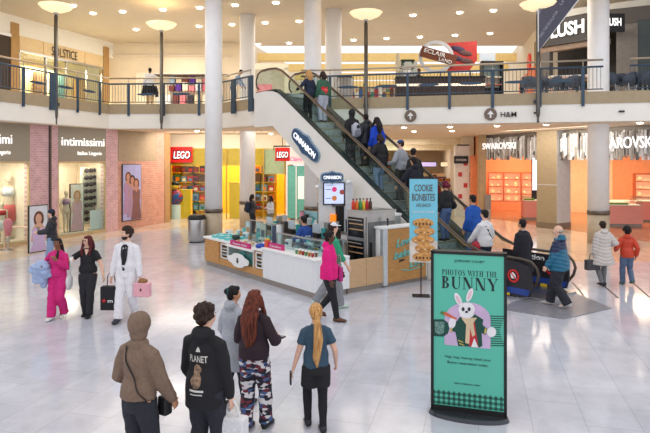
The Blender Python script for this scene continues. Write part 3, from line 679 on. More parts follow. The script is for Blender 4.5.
t = thing('wall_niche', 'small wall niche with gold frame on the cream wall', 'niche', (X_(631, 34.3), 34.3, 1.2)); obj('niche_frame', MB().box(-.35, 0, 0, .35, .08, 1), mat('brass', (190, 150, 90), .3, .8), t); obj('niche_back', MB().box(-.28, -.01, .08, .28, 0, .9), mat('niche glow', (255, 225, 170), .4, emit=.7), t)
PK = mat('pink counter', (236, 160, 146), .4, var=.02)
def counter(px0, px1, Yb, h, label, green=True, zt=.25):
    x0, x1 = X_(px0, Yb), X_(px1, Yb)
    t = thing('jewellery_counter', label, 'counter', (x0, Yb, 0), -.12)
    obj('counter_body', MB().box(0, 0, .14, x1-x0, .8, h), PK, t); obj('counter_plinth', MB().box(.03, .03, 0, x1-x0-.03, .77, .14), GREY, t)
    obj('glass_top', MB().box(.02, .02, h, x1-x0-.02, .78, h+zt), GLASS, t); 
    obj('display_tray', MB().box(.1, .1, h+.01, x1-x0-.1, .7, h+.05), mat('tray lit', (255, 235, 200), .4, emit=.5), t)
    if green: o = obj('moss_bed', MB().box(.05, .05, h+.05, (x1-x0)*.62, .3, h+.12), mat('moss', (150, 190, 50), .8, var=.3, scale=20), t)
counter(606, 641, 27.6, 1.0, 'pink jewellery counter with green moss behind the thick white column')
counter(636, 668, 29.5, 1.05, 'second pink counter further inside the crystal shop', False)
counter(524, 541, 30.6, 1.0, 'pink counter with moss beside the square pillar')
for i, px in enumerate((613, 622, 630)):
    t = thing('glass_display_table', 'glass display table with bright trays inside the crystal shop', 'table', (X_(px, 31.5), 31.2+i*.6, 0), 0, 'glass display tables in the crystal shop')
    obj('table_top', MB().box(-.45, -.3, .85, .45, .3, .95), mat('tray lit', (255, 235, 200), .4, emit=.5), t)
    for sx in (-1, 1):
        for sy in (-1, 1): obj('leg', MB().box(sx*.42-.02, sy*.27-.02, 0, sx*.42+.02, sy*.27+.02, .85), mat('brass', (190, 150, 90), .3, .8), t)
t = thing('grey_notice_stand', 'small grey notice board on a stand near the tan pier', 'stand', (X_(487, 31.5), 31.3, 0)); obj('stand_panel', MB().box(-.16, 0, .5, .16, .04, 1.3), GREY, t); obj('stand_leg', MB().box(-.14, 0, 0, .14, .04, .5), STEEL, t)
for p in ((11.5, 35), (14, 31), (16, 30)): area('crystal shop light', (p[0], p[1], 4.35), 210, 1.5, (255, 226, 192))
txt('pier_plate', 'SWAROVSKI', mat('gold letters', (170, 110, 50), .4), None, (X_(577, 36.9), 36.9, 2.9), .16, 1.5)
bpy.data.objects['pier_plate']['label'] = 'gold letters on the orange back wall, seen between pillar and column'; bpy.data.objects['pier_plate']['category'] = 'wall lettering'
# wayfinding marks on the fascia
def wf(px, py, Y, label, s=None):
    t = thing('wayfinding_emblem', label, 'sign', (X_(px, Y), Y-.0, CZ-(py-HY)/F*Y), GR)
    if s: txt('lettering', s, CHAR, t, (0, -.02, -.12), .19, .56, bold=.01); return
    obj('emblem_disc', MB().lathe([(.0, 0), (.23, 0), (.23, .02), (0, .02)], n=24), mat('emblem taupe', (120, 104, 92), .5), t, rot=(pi/2, 0, 0))
    obj('emblem_arrow', MB().vprism([(-.03, -.13), (.03, -.13), (.03, 0), (.12, 0), (0, .14), (-.12, 0), (-.03, 0)], -.035, -.02), WHITE, t)
def fy(px):
    return ypx(px, EDGE[7], EDGE[8])[1]
wf(410.5, 116, fy(410.5)-.04, 'round brown arrow emblem on the white fascia above the corridor')
wf(490.5, 114.3, fy(490.5)-.04, 'round brown arrow emblem next to the H and M letters'.replace('H and M', 'dark shop'))
wf(508.5, 113.6, fy(508)-.04, 'dark H&M letters on the white fascia', 'H&M')
for i, px in enumerate((536, 621)):
    t = thing('fascia_socket', ['small dark fitting on the fascia by the lamp foot', 'small dark fitting on the fascia beyond the thick column'][i], 'fitting', (X_(px, fy(px)), fy(px)-.05, 4.87), GR); obj('socket_plate', MB().box(-.09, -.02, -.03, .09, .03, .03), CHAR, t)

# ================================================================ upper east: soap shop
L = [(9.95, 27.0), (11.3, 25.2), (11.95, 24.7), (14.2, 23.3), (19, 21)]
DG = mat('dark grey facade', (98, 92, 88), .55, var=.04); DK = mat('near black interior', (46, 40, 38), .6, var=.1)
t = thing('soap_shopfront', 'dark grey curved shopfront upstairs with white LUSH letters on a black band', 'shopfront', (L[0][0], L[0][1], ZU)); O = (L[0][0], L[0][1], ZU)
def seg(name, p0, p1, z0, z1, mt_, d=.3, off=0): return panel(name, p0, p1, z0, z1, mt_, d, t, off, O)
seg('cream_bulkhead', L[0], L[4], 9.5, 9.94, CREAM); seg('upper_facade', L[2], L[4], 8.75, 9.5, DG)
seg('sign_band', L[0], L[2], 8.32, 9.5, mat('band graphite', (58, 54, 52), .5), .3, .12)
seg('lower_frieze', L[0], L[2], 8.08, 8.32, mat('taupe frieze', (140, 116, 98), .5), .3, .02)
seg('doorway_reveal', L[0], on(L[0], L[1], .2), ZU, 8.1, DG); 
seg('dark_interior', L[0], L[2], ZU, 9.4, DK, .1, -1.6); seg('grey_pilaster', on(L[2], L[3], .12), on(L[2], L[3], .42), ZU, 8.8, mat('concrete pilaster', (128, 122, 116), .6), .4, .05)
seg('window_glass', on(L[2], L[3], .42), L[4], ZU, 8.9, mat('dark reflective glass', (58, 70, 68), .08, 0, var=.3, scale=.6), .05)
seg('window_header', L[2], L[4], 8.75, 8.85, DG, .3, .06)
la = atan2(L[1][1]-L[0][1], L[1][0]-L[0][0]); ln = Vector((sin(la), -cos(la)))
a, b = ypx(552, L[0], L[1]), ypx(587, L[0], L[1]); c = ((a[0]+b[0])/2+ln.x*.15-L[0][0], (a[1]+b[1])/2+ln.y*.15-L[0][1])
txt('lettering', 'LUSH', LITW, t, (c[0], c[1], 8.66-ZU), .58, (Vector(b)-Vector(a)).length*.95, (pi/2, 0, la), bold=.03)
t = thing('soap_blade_sign', 'black box sign with white LUSH letters jutting out beyond the column', 'sign', (X_(613.5, 23.6), 23.6, 8.32)); obj('sign_box', MB().box(-.42, -.08, 0, .42, .08, .72), BLACK, t); txt('lettering', 'LUSH', LITW, t, (-.04, -.09, .24), .3, .62, bold=.03)
obj('sign_arm', MB().box(-.2, .08, .3, .2, .8, .4), BLACK, t)
# orange shop on the arm wall
t = thing('orange_shopfront', 'orange shopfront with a red round sign on the upstairs east wall', 'shopfront', (11.15, 32, ZU), radians(79)); obj('orange_panel', MB().box(-2, -.1, 0, 4, .0, 2.4), mat('orange front', (236, 120, 70), .5), t)
obj('red_sign', MB().lathe([(0, 0), (.5, 0), (.5, .12), (0, .12)]), mat('red sign face', (214, 50, 40), .4, emit=.3), t, loc=(.2, 0, 2.9), rot=(pi/2, 0, 0)); obj('dark_awning', MB().box(-3.4, -.4, 2.4, -1.8, 0, 3.6), mat('ochre slab', (150, 120, 70), .6), t)
# dark hanging banner
BG = mat('slate banner cloth', (84, 84, 98), .7, var=.05)
t = thing('hanging_banner', 'slate-grey pointed banner with pale slanting text hung beside the lamp', 'banner', (X_(538, 21.1), 21.1, 0))
z = lambda py, Y=21.1: CZ-(py-HY)/F*Y
xx = lambda px: X_(px, 21.1)-X_(538, 21.1)
obj('banner_cloth', MB().vprism([(xx(537), z(52)), (xx(577), z(0)), (xx(602), z(-33)), (xx(537), z(-33))], -.13, -.11), BG, t)
obj('banner_border', MB().tube([(xx(537), -.12, z(-33)), (xx(537), -.12, z(52.5)), (xx(577.5), -.12, z(0)), (xx(603), -.12, z(-33))], .025, 6), WHITE, t)
for i, (u0, v0, wd) in enumerate(((548, 26, 1.15), (544, 6, .8), (567, -4, .9))): txt('lettering', ['TAKE THE ESCALATOR', 'SHOP DINE', 'UPSTAIRS'][i], mat('pale print', (170, 172, 186), .6), t, (xx(u0), -.135, z(v0)), .1, wd, (pi/2, radians(-56), 0), ext=.004)
# ================================================================ upper middle: eclair counter, bin, stalls
Ye = 25.6
t = thing('snack_counter', 'dark slatted counter with a lit strip upstairs behind the railing', 'counter', (X_(396, Ye), Ye, ZU), radians(-3)); Wc = X_(484, Ye)-X_(396, Ye)
obj('counter_front', MB().box(0, 0, 0, Wc, .8, 1.15), mat('slatted walnut', (66, 52, 48), .5, var=.3, scale=8, stretch=(8, 1, .1)), t)
obj('counter_top', MB().box(-.03, -.05, 1.15, Wc+.03, .85, 1.2), BLACKG, t); obj('light_strip', MB().box(0, -.02, .78, Wc, 0, .88), mat('strip lit', (255, 235, 210), .4, emit=1), t)
xl_, zz = X_(449, 26.4), lambda py: CZ-(py-HY)/F*26.4
t = thing('eclair_sign', 'big red sign board with a white ring and brown ECLAIR LAND plank', 'sign', (xl_, 26.4, 0)); X2 = lambda px: X_(px, 26.4)-xl_
obj('red_board', MB().vprism([(X2(447), zz(43)), (X2(477), zz(41)), (X2(477), zz(60)), (X2(470), zz(70)), (X2(447), zz(71)), (X2(451), zz(64)), (X2(452.5), zz(57)), (X2(451), zz(50))], 0, .08), mat('poster red', (196, 52, 46), .5, var=.12), t)
rg = MB(); R0 = .72; rg.rings([[Vector((X2(436)+(R0+ (.075 if k in (0, 3) else -.075))*cos(2*pi*j/28), (-.06 if k < 2 else 0), zz(57)+(R0*.92+(.075 if k in (0, 3) else -.075))*sin(2*pi*j/28))) for k in range(4)] for j in range(28)], cap=False, closed=True)
obj('white_ring', rg, mat('ring silver', (214, 216, 220), .4), t)
pk = obj('brown_plank', MB().box(-.82, -.14, -.24, .82, -.1, .24), mat('plank brown', (122, 66, 42), .6, var=.1), t, loc=(X2(438), 0, zz(56.5)), rot=(0, radians(16), 0))
txt('lettering', 'ECLAIR', WHITE, pk, (-.2, -.15, 0), .19, 1.0, bold=.02); txt('lettering', 'LAND', WHITE, pk, (.35, -.15, -.2), .16, .6, bold=.02)
for i, (px, py) in enumerate(((458, 49), (465, 53), (456, 58), (466, 61))):
    pc = obj('printed_pastry', MB().ball((0, 0, 0), (.34, .03, .13)), mat('pastry %d' % (i % 2), (112, 70, 70) if i % 2 else (70, 50, 90), .5, var=.3, scale=20), t, True, loc=(X2(px), -.01, zz(py)), rot=(0, .2, 0))
obj('board_leg', MB().box(X2(440), .02, ZU+1.2, X2(440)+.06, .08, zz(70)).box(X2(470), .02, ZU+1.2, X2(470)+.06, .08, zz(70)), STEELD, t)
t = thing('dark_planter_box', 'dark green stall box with white stripes on the snack counter', 'box', (X_(408, 26), 26, ZU+1.2)); obj('box_body', MB().box(-.42, 0, 0, .42, .4, .72), mat('bottle green', (44, 70, 56), .6, c2=(210, 214, 205), thr=.56, scale=3), t); obj('box_top', MB().box(-.3, 0, .72, .3, .4, .82), mat('dark green', (30, 50, 40)), t)
t = thing('paper_jar', 'white round tub on the snack counter', 'tub', (X_(407, 25.7), 25.75, ZU+1.2)); obj('tub_body', MB().lathe([(.15, 0), (.18, .3)]), WHITE, t, True); obj('tub_lid', MB().lathe([(.19, .3), (.19, .33)]), GREY, t)
t = thing('white_statuette', 'pale upright statuette at the end of the snack counter', 'statue', (X_(398, 26), 26, ZU+1.2)); obj('statue_body', MB().lathe([(.12, 0), (.1, .4), (.14, .6), (.09, .85), (.11, 1.0), (.03, 1.12)], n=14), mat('ivory', (232, 220, 190)), t, True)
Yb = 25.8
t = thing('steel_litter_bin', 'cylindrical steel litter bin upstairs behind the railing', 'litter bin', (X_(345, Yb), Yb, ZU)); obj('bin_body', MB().lathe([(.36, 0), (.36, 1.15)], n=28), mat('bin grey', (176, 176, 176), .4, .2, var=.1), t, True); obj('bin_lid', MB().lathe([(.35, 1.15), (.35, 1.2), (.2, 1.28)], n=28), BLACK, t, True)
cc = [(190, 60, 60), (240, 240, 235), (60, 110, 170), (230, 190, 90), (120, 80, 60), (80, 150, 120)]
for i in range(11):
    px = 353+i*3.9; t = thing('stall_goods', 'bright packet stacked on a low stall upstairs between lamp and bin', 'packet', (X_(px, 27.5), 27.5, ZU), 0, 'packets on the upstairs stall')
    hh = .62+.4*((i*5) % 4)/3; obj('packet_body', MB().box(-.08, 0, 0, .08, .2, hh), mat('goods %d' % (i % 6), cc[i % 6], .5), t); obj('packet_top', MB().box(-.06, 0, hh, .06, .2, hh+.12), mat('goods %d' % ((i+2) % 6), cc[(i+2) % 6]), t)
t = thing('low_stall_wall', 'low pale stall front upstairs behind the packets', 'stall', (X_(352, 28), 28, ZU)); obj('stall_front', MB().box(0, 0, 0, 2.1, .4, 1.0), mat('stall cream', (230, 220, 205)), t); obj('stall_top', MB().box(-.05, -.03, 1.0, 2.15, .45, 1.05), STEELD, t)
t = thing('drinks_cabinet', 'dark framed glass cabinet with shelves upstairs next to the snack counter', 'cabinet', (X_(493, 27.5), 27.5, ZU)); obj('cabinet_frame', MB().box(-.5, 0, 0, -.44, .5, 2.2).box(.44, 0, 0, .5, .5, 2.2).box(-.5, 0, 2.14, .5, .5, 2.2).box(-.5, .4, 0, .5, .5, 1.0), BLACK, t)
obj('cabinet_back', MB().box(-.44, .44, 1.0, .44, .48, 2.14), mat('cabinet pale', (190, 205, 200)), t)
for r in range(3): obj('cabinet_shelf', MB().box(-.44, .05, 1.1+r*.35, .44, .42, 1.13+r*.35), mat('shelf goods %d' % r, [(210, 120, 90), (230, 225, 210), (70, 90, 80)][r]), t)
t = thing('letter_board', 'pale board above the dark drinks cabinet', 'board', (X_(488, 27.7), 27.7, ZU+2.25)); obj('board_face', MB().box(-.4, 0, 0, .35, .05, .35), mat('pale blue board', (200, 215, 230)), t); obj('board_foot', MB().box(-.3, 0, -.05, .3, .05, 0), STEELD, t)
# dining chairs and tables behind the right railing
WV = mat('blue woven chair', (88, 98, 114), .7, var=.3, scale=30)
def achair(x, y, rz, label):
    t = thing('woven_armchair', label, 'chair', (x, y, ZU), rz, 'blue armchairs on the upstairs terrace')
    obj('seat', MB().lathe([(.28, .42), (.3, .46), (.3, .5)], n=16), WV, t)
    n = 14; rs = []
    for i in range(n+1):
        a = pi*.05+pi*.9*i/n; hgt = .62+.25*sin(a)
        rs.append([Vector((.32*cos(a), .30*sin(a), .46)), Vector((.34*cos(a), .32*sin(a), hgt)), Vector((.38*cos(a), .36*sin(a), hgt)), Vector((.36*cos(a), .34*sin(a), .46))])
    obj('backrest', MB().rings(rs), WV, t, True)
    for sx in (-1, 1):
        for sy in (-1, 1): obj('leg', MB().tube([(sx*.2, sy*.2, .44), (sx*.26, sy*.26, 0)], .018, 6), STEEL, t)
for i, (px, Y) in enumerate(((531, 23.4), (541, 23.8), (552, 23.3), (562, 24), (572, 23.2), (580, 23.8), (610, 22.4), (617, 22.7), (626, 22.2), (636, 22.6), (645, 22.1))):
    achair(X_(px, Y), Y, pi+.6*((i % 3)-1), 'blue woven armchair on the upstairs terrace behind the railing')
for i, (px, Y) in enumerate(((547, 23.9), (577, 23.6), (638, 22.9))):
    t = thing('cafe_table', 'small yellow-topped cafe table on the upstairs terrace', 'table', (X_(px, Y), Y, ZU), 0, 'cafe tables on the upstairs terrace'); obj('table_top', MB().box(-.35, -.3, .72, .35, .3, .76), mat('amber top', (240, 170, 60)), t); obj('table_leg', MB().lathe([(.2, 0), (.2, .02), (.03, .03), (.03, .72)], n=12), STEELD, t)
t = thing('low_terrace_wall', 'low white and peach counter upstairs under the soap sign', 'counter', (X_(550, 25), 25, ZU), -.25); obj('counter_body', MB().box(0, 0, 0, 1.5, .4, 1.1), mat('peach front', (226, 190, 165)), t); obj('counter_top', MB().box(-.03, -.03, 1.1, 1.53, .43, 1.15), WHITE, t)
# west arm: pink poster shop seen over the escalator head
Yp = 30
t = thing('pink_poster_window', 'white framed shop window with a pink poster beyond the escalator head', 'shop window', (X_(270, Yp), Yp, ZU), radians(8)); obj('window_frame', MB().box(-1.0, 0, 0, -.9, .1, 2.3).box(.75, 0, 0, .95, .1, 2.3).box(-1, 0, 2.2, .95, .1, 2.5), mat('cream frame', (244, 236, 214)), t)
obj('window_back', MB().box(-.9, .3, 0, .8, .34, 2.2), mat('window grey', (214, 205, 188)), t); obj('pink_poster', MB().box(-.62, .22, .35, .12, .25, 1.45), mat('pink blotch', (240, 110, 130), .5, c2=(250, 170, 180), scale=4), t)
# ================================================================ escalator
TH = radians(37.4); N0 = (4.63, 12.9)
def E(x, s, z=0): return Vector((N0[0]+x*cos(TH)-s*sin(TH), N0[1]+x*sin(TH)+s*cos(TH), z))
def fl(s): return min(ZU, max(0, 2.825+.642*(s-6.22)))
def vp(name, m, mt, parent, **k): return obj(name, m, mt, parent, **k)
def yz(m, pts, x0, x1):       # outline in local y,z extruded along x
    if sum(pts[i-1][0]*p[1]-p[0]*pts[i-1][1] for i, p in enumerate(pts)) < 0: pts = pts[::-1]
    a = [m.bm.verts.new((x0, y, z)) for y, z in pts]; b = [m.bm.verts.new((x1, y, z)) for y, z in pts]; n = len(pts)
    m.face(a[::-1]); m.face(b)
    for i in range(n): m.face([a[i], a[(i+1) % n], b[(i+1) % n], b[i]])
    return m
esc = thing('escalator', 'escalator full of riders with glass sides and white cladding rising to the upper floor', 'escalator', (N0[0], N0[1], 0), TH)
EW = 1.72
top_line = [(.9, .02), (1.6, .06), (2.0, .2)]+[(s, fl(s)+.08) for s in (2.3, 4, 6, 8, 10.0)]+[(10.4, 5.56), (10.8, 5.68), (11.3, 5.72), (12.05, 5.70)]
bot_line = [(12.05, 4.4), (10.75, 4.4), (4.05, .0)]
CLAD = mat('escalator cladding white', (236, 233, 226), .4, var=.02, scale=1)
for nm, x0, x1 in (('side_cladding', -.03, .06), ('side_cladding', EW-.06, EW+.03)):
    obj(nm, yz(MB(), top_line+bot_line, x0, x1), CLAD, esc)
obj('truss_soffit', yz(MB(), [(.9, -.0), (1.9, .0)]+[(s, fl(s)-.4) for s in (3, 6, 10)]+[(10.6, 5.2), (12.05, 5.3)]+[(12.05, 4.42), (10.75, 4.42), (4.1, .0)], .06, EW-.06), SOFFIT, esc)
DARK = mat('escalator dark deck', (62, 72, 72), .35, .6, var=.1)
def ribbon(x0, x1, off, th, name, mt_, s0=.9, s1=12):
    pts = [(s, fl(s)+off) for s in np.linspace(s0, s1, 40)]; low = [(s, z-th) for s, z in pts[::-1]]
    return obj(name, yz(MB(), pts+low, x0, x1), mt_, esc)
for x in (0, EW-.2):
    ribbon(x+.0, x+.2, .14, .06, 'deck_strip', DARK)
ribbon(.195, .225, .13, .34, 'skirt_panel', mat('skirt brushed', (150, 140, 120), .3, .7, var=.1)); ribbon(EW-.225, EW-.195, .13, .34, 'skirt_panel', MATS['skirt brushed'])
hr = [(.45, .16), (.16, .24), (.02, .42), (-.03, .6), (.02, .74), (.15, .86), (.4, .9), (1.1, .9), (1.6, .95), (2.0, 1.09)]+[(s, 3.775+.642*(s-6.22)) for s in (2.4, 4, 6, 8, 10.0)]+[(10.35, 6.40), (10.7, 6.52), (11.2, 6.56), (11.7, 6.55), (11.98, 6.45), (12.12, 6.22), (12.1, 6.0), (11.95, 5.85)]
for x in (.1, EW-.1):
    obj('handrail', MB().tube([(x, s, z) for s, z in hr], [(.03, .034)]*len(hr), 10), mat('rubber handrail', (84, 72, 62), .35, var=.1), esc, True)
    obj('handrail_guide', MB().tube([(x, s+.02 if i < 6 else s, z-.045 if i > 4 else z) for i, (s, z) in enumerate(hr[4:-4])], .022, 6), mat('bronze guide', (170, 140, 105), .3, .8), esc, True)
    gp = [(1.75, .15)]+[(s, fl(s)+.14) for s in (2.2, 4, 6, 8, 10)]+[(10.54, 5.74), (11.95, 5.74), (12.05, 6.1), (11.95, 6.4), (11.6, 6.5), (10.8, 6.5)]+[(s, 3.72+.642*(s-6.22)) for s in (10, 8, 6, 4, 2.4)]+[(1.75, .92)]
    obj('glass_balustrade', yz(MB(), gp, x-.006, x+.006), GLASSG, esc)
STEPM = mat('step grey-teal', (172, 184, 184), .45, .2, var=.15, scale=10)
def tread(i): return min(ZU-.02, max(.07+.05*i, fl(1.82+i*.4)-.13+max(0, i-18)*.06))
for i in range(22):
    s = 1.82+i*.4; z = tread(i)
    st = obj('step', MB().box(.225, s, z-.34, EW-.225, s+.42, z), STEPM, esc)
    obj('step_edge', MB().box(.225, s-.012, z-.035, EW-.225, s+.0, z+.003), mat('step edge', (150, 146, 120), .5), st)
obj('comb_plate', MB().box(.2, -.1, .0, EW-.2, 1.83, .06), STEEL, esc); obj('comb_plate', MB().box(.2, 10.5, 5.3, EW-.2, 12.1, 5.61), STEEL, esc)
# caution panels on the newels
for x0, nm in ((-.04, 0), (EW-.25, 1)):
    q = obj('caution_panel', yz(MB(), [(.12, .1), (.5, .04), (1.9, .04), (1.9, .84), (.42, .84), (.16, .76), (.06, .6), (.05, .32)], x0, x0+.05), mat('caution charcoal', (40, 38, 44), .4), esc)
    obj('blue_stripe', yz(MB(), [(.14, .12), (1.9, .12), (1.9, .26), (.1, .26)], x0-.006, x0), mat('caution blue', (40, 70, 150), .4), q)
    txt('caution_lettering', 'Caution', WHITE, q, (x0-.008, 1.05, .68), .13, .72, (pi/2, 0, -pi/2), ext=.003, bold=.03)
    for k in range(4): txt('small_lettering', ['Hold handrail', 'Attend children', 'No strollers', 'Step off'][k], mat('grey print', (180, 180, 186), .5), q, (x0-.008, 1.25, .58-k*.09), .045, .42, (pi/2, 0, -pi/2), ext=.002)
    obj('prohibition_ring', MB().rings([[Vector((x0-.012*(k in (0, 1)), .52+(.13+.02*(1 if k in (0, 3) else -1))*cos(j*pi/12), .52+(.13+.02*(1 if k in (0, 3) else -1))*sin(j*pi/12))) for k in range(4)] for j in range(24)], cap=False, closed=True).tube([(x0-.008, .43, .43), (x0-.008, .61, .61)], .016, 4), mat('prohibition red', (214, 40, 40), .4), q)
    obj('stroller_pictogram', yz(MB(), [(.45, .46), (.58, .46), (.6, .56), (.54, .6), (.47, .55)], x0-.006, x0), WHITE, q)
    obj('yellow_comb_mark', MB().box(x0-.004, .62, .06, x0, .8, .12), mat('safety yellow', (235, 200, 40), .5), q)
pl = [G(500, 309)[:2], G(512, 303)[:2], G(548, 293)[:2], G(575, 293)[:2], G(612, 308.6)[:2], G(564, 319.5)[:2], G(516, 312)[:2]]
t = thing('landing_mat', 'dark grey landing mat at the foot of the escalator', 'floor mat'); obj('mat_surface', MB().prism(pl, .002, .014), mat('landing grey', (150, 150, 158), .35, .2, var=.1), t)
tag(t, kind='thing')
b = bpy.data.objects['landing_mat']
t = thing('newel_foot', 'pale grey block at the foot of the near escalator side', 'block', (*E(-.12, 1.0)[:2], 0), TH); obj('block_body', MB().box(-.14, -.3, 0, .06, .9, .42), mat('pale block', (206, 204, 200), .5), t, bevel=.02); obj('block_top', MB().box(-.15, -.31, .42, .07, .91, .44), STEEL, t)
struct('wall_under_escalator', yz(MB(), [(4.9, 0), (8.7, 0), (8.7, fl(8.7)-1.3), (4.9, fl(4.9)-1.3+.1)], 0, .1), mat('beige infill', (214, 196, 172), .6), loc=E(.5, 0), rot=(0, 0, TH))
# oval roll-shop sign on the cladding
NAVY = mat('sign navy', (52, 84, 120), .4, var=.03)
def oval_sign(label, loc, rot, L_, H_, s_='CINNABON', name='bakery_sign', mtl=None):
    t = thing(name, label, 'sign', loc); t.rotation_euler = rot
    def ol(k, g):
        L2, H2 = L_/2+g, H_/2+g; pts = []
        for j in range(48):
            a = 2*pi*j/48; x = abs(cos(a))**.5*L2*(1 if cos(a) > 0 else -1); z = abs(sin(a))**.62*H2*(1 if sin(a) > 0 else -1)
            z *= 1-.16*(abs(x)/L2 < .97)*cos(2*pi*x/L2) if False else 1
            if abs(x) < L_*.09: z += (.32*H2*(1-abs(x)/(L_*.09)))*(1 if z > 0 else -1)
            pts.append((x, z))
        return pts
    obj('sign_edge', MB().vprism(ol(1, .035), -.03, .04), WHITE if mtl else mat('sign pale edge', (150, 172, 190), .4), t); obj('sign_plate', MB().vprism(ol(1, 0), -.06, -.03), mtl or NAVY, t)
    txt('lettering', s_, LITW, t, (0, -.062, -H_*.2), H_*.42, L_*.84, bold=.015); return t
p = E(-.06, 8.62, 3.66)
oval_sign('navy oval CINNABON sign slanting along the white escalator side', p, (0, atan2(.642, 1), TH-pi/2), 1.72, .46)

# ================================================================ bakery kiosk
K0 = (-.2, 13.16)
def K(x, y, z=0): return Vector((K0[0]+x*cos(TH)-y*sin(TH), K0[1]+x*sin(TH)+y*cos(TH), z))
RA = TH-pi/2
t = thing('bakery_front_counter', 'long low bakery counter with oak doors, glass niche and white ribbed front', 'counter', K(0, 5.63), RA)
PL = mat('kiosk plinth', (150, 142, 134), .5)
RIB = mat('white ribbed panel', (236, 238, 240), .4, var=.02)
obj('plinth', MB().box(.03, .04, 0, 5.6, .9, .14), PL, t)
obj('oak_door', MB().box(0, 0, .14, .9, .6, .8), WOOD, t); obj('oak_base', MB().box(.9, .01, .14, 3.34, .6, .32), WOOD, t)
for x0, x1 in ((.92, 1.46), (2.87, 3.34)):
    c = obj('shelf_box', MB().box(x0, .02, .32, x0+.04, .5, .8).box(x1-.04, .02, .32, x1, .5, .8).box(x0, .45, .32, x1, .5, .8).box(x0, .02, .76, x1, .5, .8), WOOD, t)
    obj('white_door_frame', MB().box(x0+.1, 0, .34, x0+.13, .03, .76).box(x1-.06, 0, .34, x1-.03, .03, .76).box(x0+.1, 0, .73, x1-.03, .03, .76).box(x0+.1, 0, .34, x1-.03, .03, .37).box(x0+.1, 0, .54, x1-.03, .03, .56), WHITE, c)
    obj('slanted_shelf', MB().box(x0+.05, .06, .42, x1-.05, .4, .45).box(x0+.05, .06, .6, x1-.05, .4, .63), mat('pale glass shelf', (196, 214, 220), .2), c)
ni = obj('display_niche', MB().box(1.46, .5, .32, 2.87, .55, .74).box(1.46, .0, .32, 1.5, .55, .74).box(2.83, 0, .32, 2.87, .55, .74), mat('niche pale grey', (214, 216, 214), .5), t)
obj('niche_glass', MB().box(1.5, .01, .34, 2.83, .022, .73), GLASS, ni)
obj('left_worktop', MB().box(-.04, -.04, .8, 1.46, .66, .86), WHITE, t, bevel=.008); obj('niche_worktop', MB().box(1.4, -.05, .73, 2.9, .7, .79), WHITE, t, bevel=.008); obj('shelf_worktop', MB().box(2.85, -.02, .8, 3.34, .66, .85), WHITE, t)
rb = MB().box(3.34, .03, .14, 5.63, .9, .86)
for i in range(33): rb.box(3.34+i*.0695, .0, .14, 3.34+i*.0695+.062, .04, .86)
obj('ribbed_front', rb, RIB, t); obj('white_worktop', MB().box(3.3, -.04, .86, 5.68, .95, .91), WHITE, t, bevel=.01)
for i in range(5):
    g = thing('aqua_bag', 'aqua printed gift bag inside the kiosk glass niche', 'bag', K(.28, 5.63-(1.75+i*.2), .321), RA, 'aqua bags in the kiosk niche')
    obj('bag_body', MB().box(-.08, -.06, 0, .08, .06, .26+.05*(i % 2)), TEAL, g); obj('bag_handle', MB().tube([(-.04, 0, .28), (0, 0, .36), (.04, 0, .28)], .006, 5), WHITE, g)
# cloud-shaped plaque
t2 = thing('scalloped_plaque', 'white scalloped plaque with a small dark emblem on the kiosk front', 'plaque', K(-.06, 5.63-2.15, .42), RA)
pts = []
for j in range(40):
    a = 2*pi*j/40; r = 1+.14*cos(4*a); pts.append((.5*r*abs(cos(a))**.7*(1 if cos(a) > 0 else -1), .165*r*abs(sin(a))**.7*(1 if sin(a) > 0 else -1)))
obj('plaque_board', MB().vprism(pts, -.02, .02), WHITE, t2, bevel=.006); obj('emblem', MB().vprism([(.06*cos(j*pi/6), .0+.075*sin(j*pi/6)) for j in range(12)], -.026, -.02), CHAR, t2); obj('emblem_center', MB().vprism([(.03*cos(j*pi/6), .02+.025*sin(j*pi/6)) for j in range(12)], -.03, -.026), mat('emblem grey', (150, 140, 136)), t2)
# side counter
t = thing('bakery_side_counter', 'side counter with white end and two pale maple panels below the ovens', 'counter', K(0, 0), TH)
obj('plinth', MB().box(.96, .05, 0, 2.05, .25, .13), PL, t); obj('white_end', MB().box(0, -.03, .14, .95, -.002, .86), RIB, t); 
obj('maple_panel', MB().box(.96, .0, .13, 1.5, .06, .78), WOODL, t); obj('maple_panel', MB().box(1.51, .0, .13, 2.05, .06, .78), WOODL, t); obj('inner_ledge', MB().box(.96, .06, .6, 2.05, .28, .64), STEELD, t)
t = thing('tall_bar_counter', 'tall oak-fronted counter with aqua script lettering next to the cookie banner', 'counter', K(2.05, 0), TH)
obj('plinth', MB().box(.05, .03, 0, 1.55, .26, .1), PL, t); obj('oak_front', MB().box(.13, -.02, .1, 1.52, .05, 1.44), WOOD, t); obj('white_body', MB().box(0, 0, .1, 1.57, .27, 1.44), WHITE, t)
obj('worktop', MB().box(-.04, -.05, 1.44, 1.61, .29, 1.5), WHITE, t, bevel=.01); obj('corner_post', MB().box(-.0, -.03, .05, .13, .1, 1.44), mat('post pale grey', (206, 212, 216), .4), t)
AQ = mat('aqua paint letters', (120, 200, 190), .5)
for s_, x, z, h, w_ in (('Love', .72, 1.0, .2, .62), ('baked', .76, .72, .18, .86), ('into', .62, .6, .06, .2), ('Life', 1.15, .44, .2, .55)):
    txt('script_lettering', s_, AQ if s_ != 'into' else CHAR, t, (x, -.03, z), h, w_, (pi/2, radians(-8), 0), ext=.008, shear=.4, bold=.03)
obj('script_swash', MB().tube([(.62, -.03, .38), (.9, -.03, .34), (1.2, -.03, .37), (1.42, -.03, .43)], .014, 5), AQ, t)
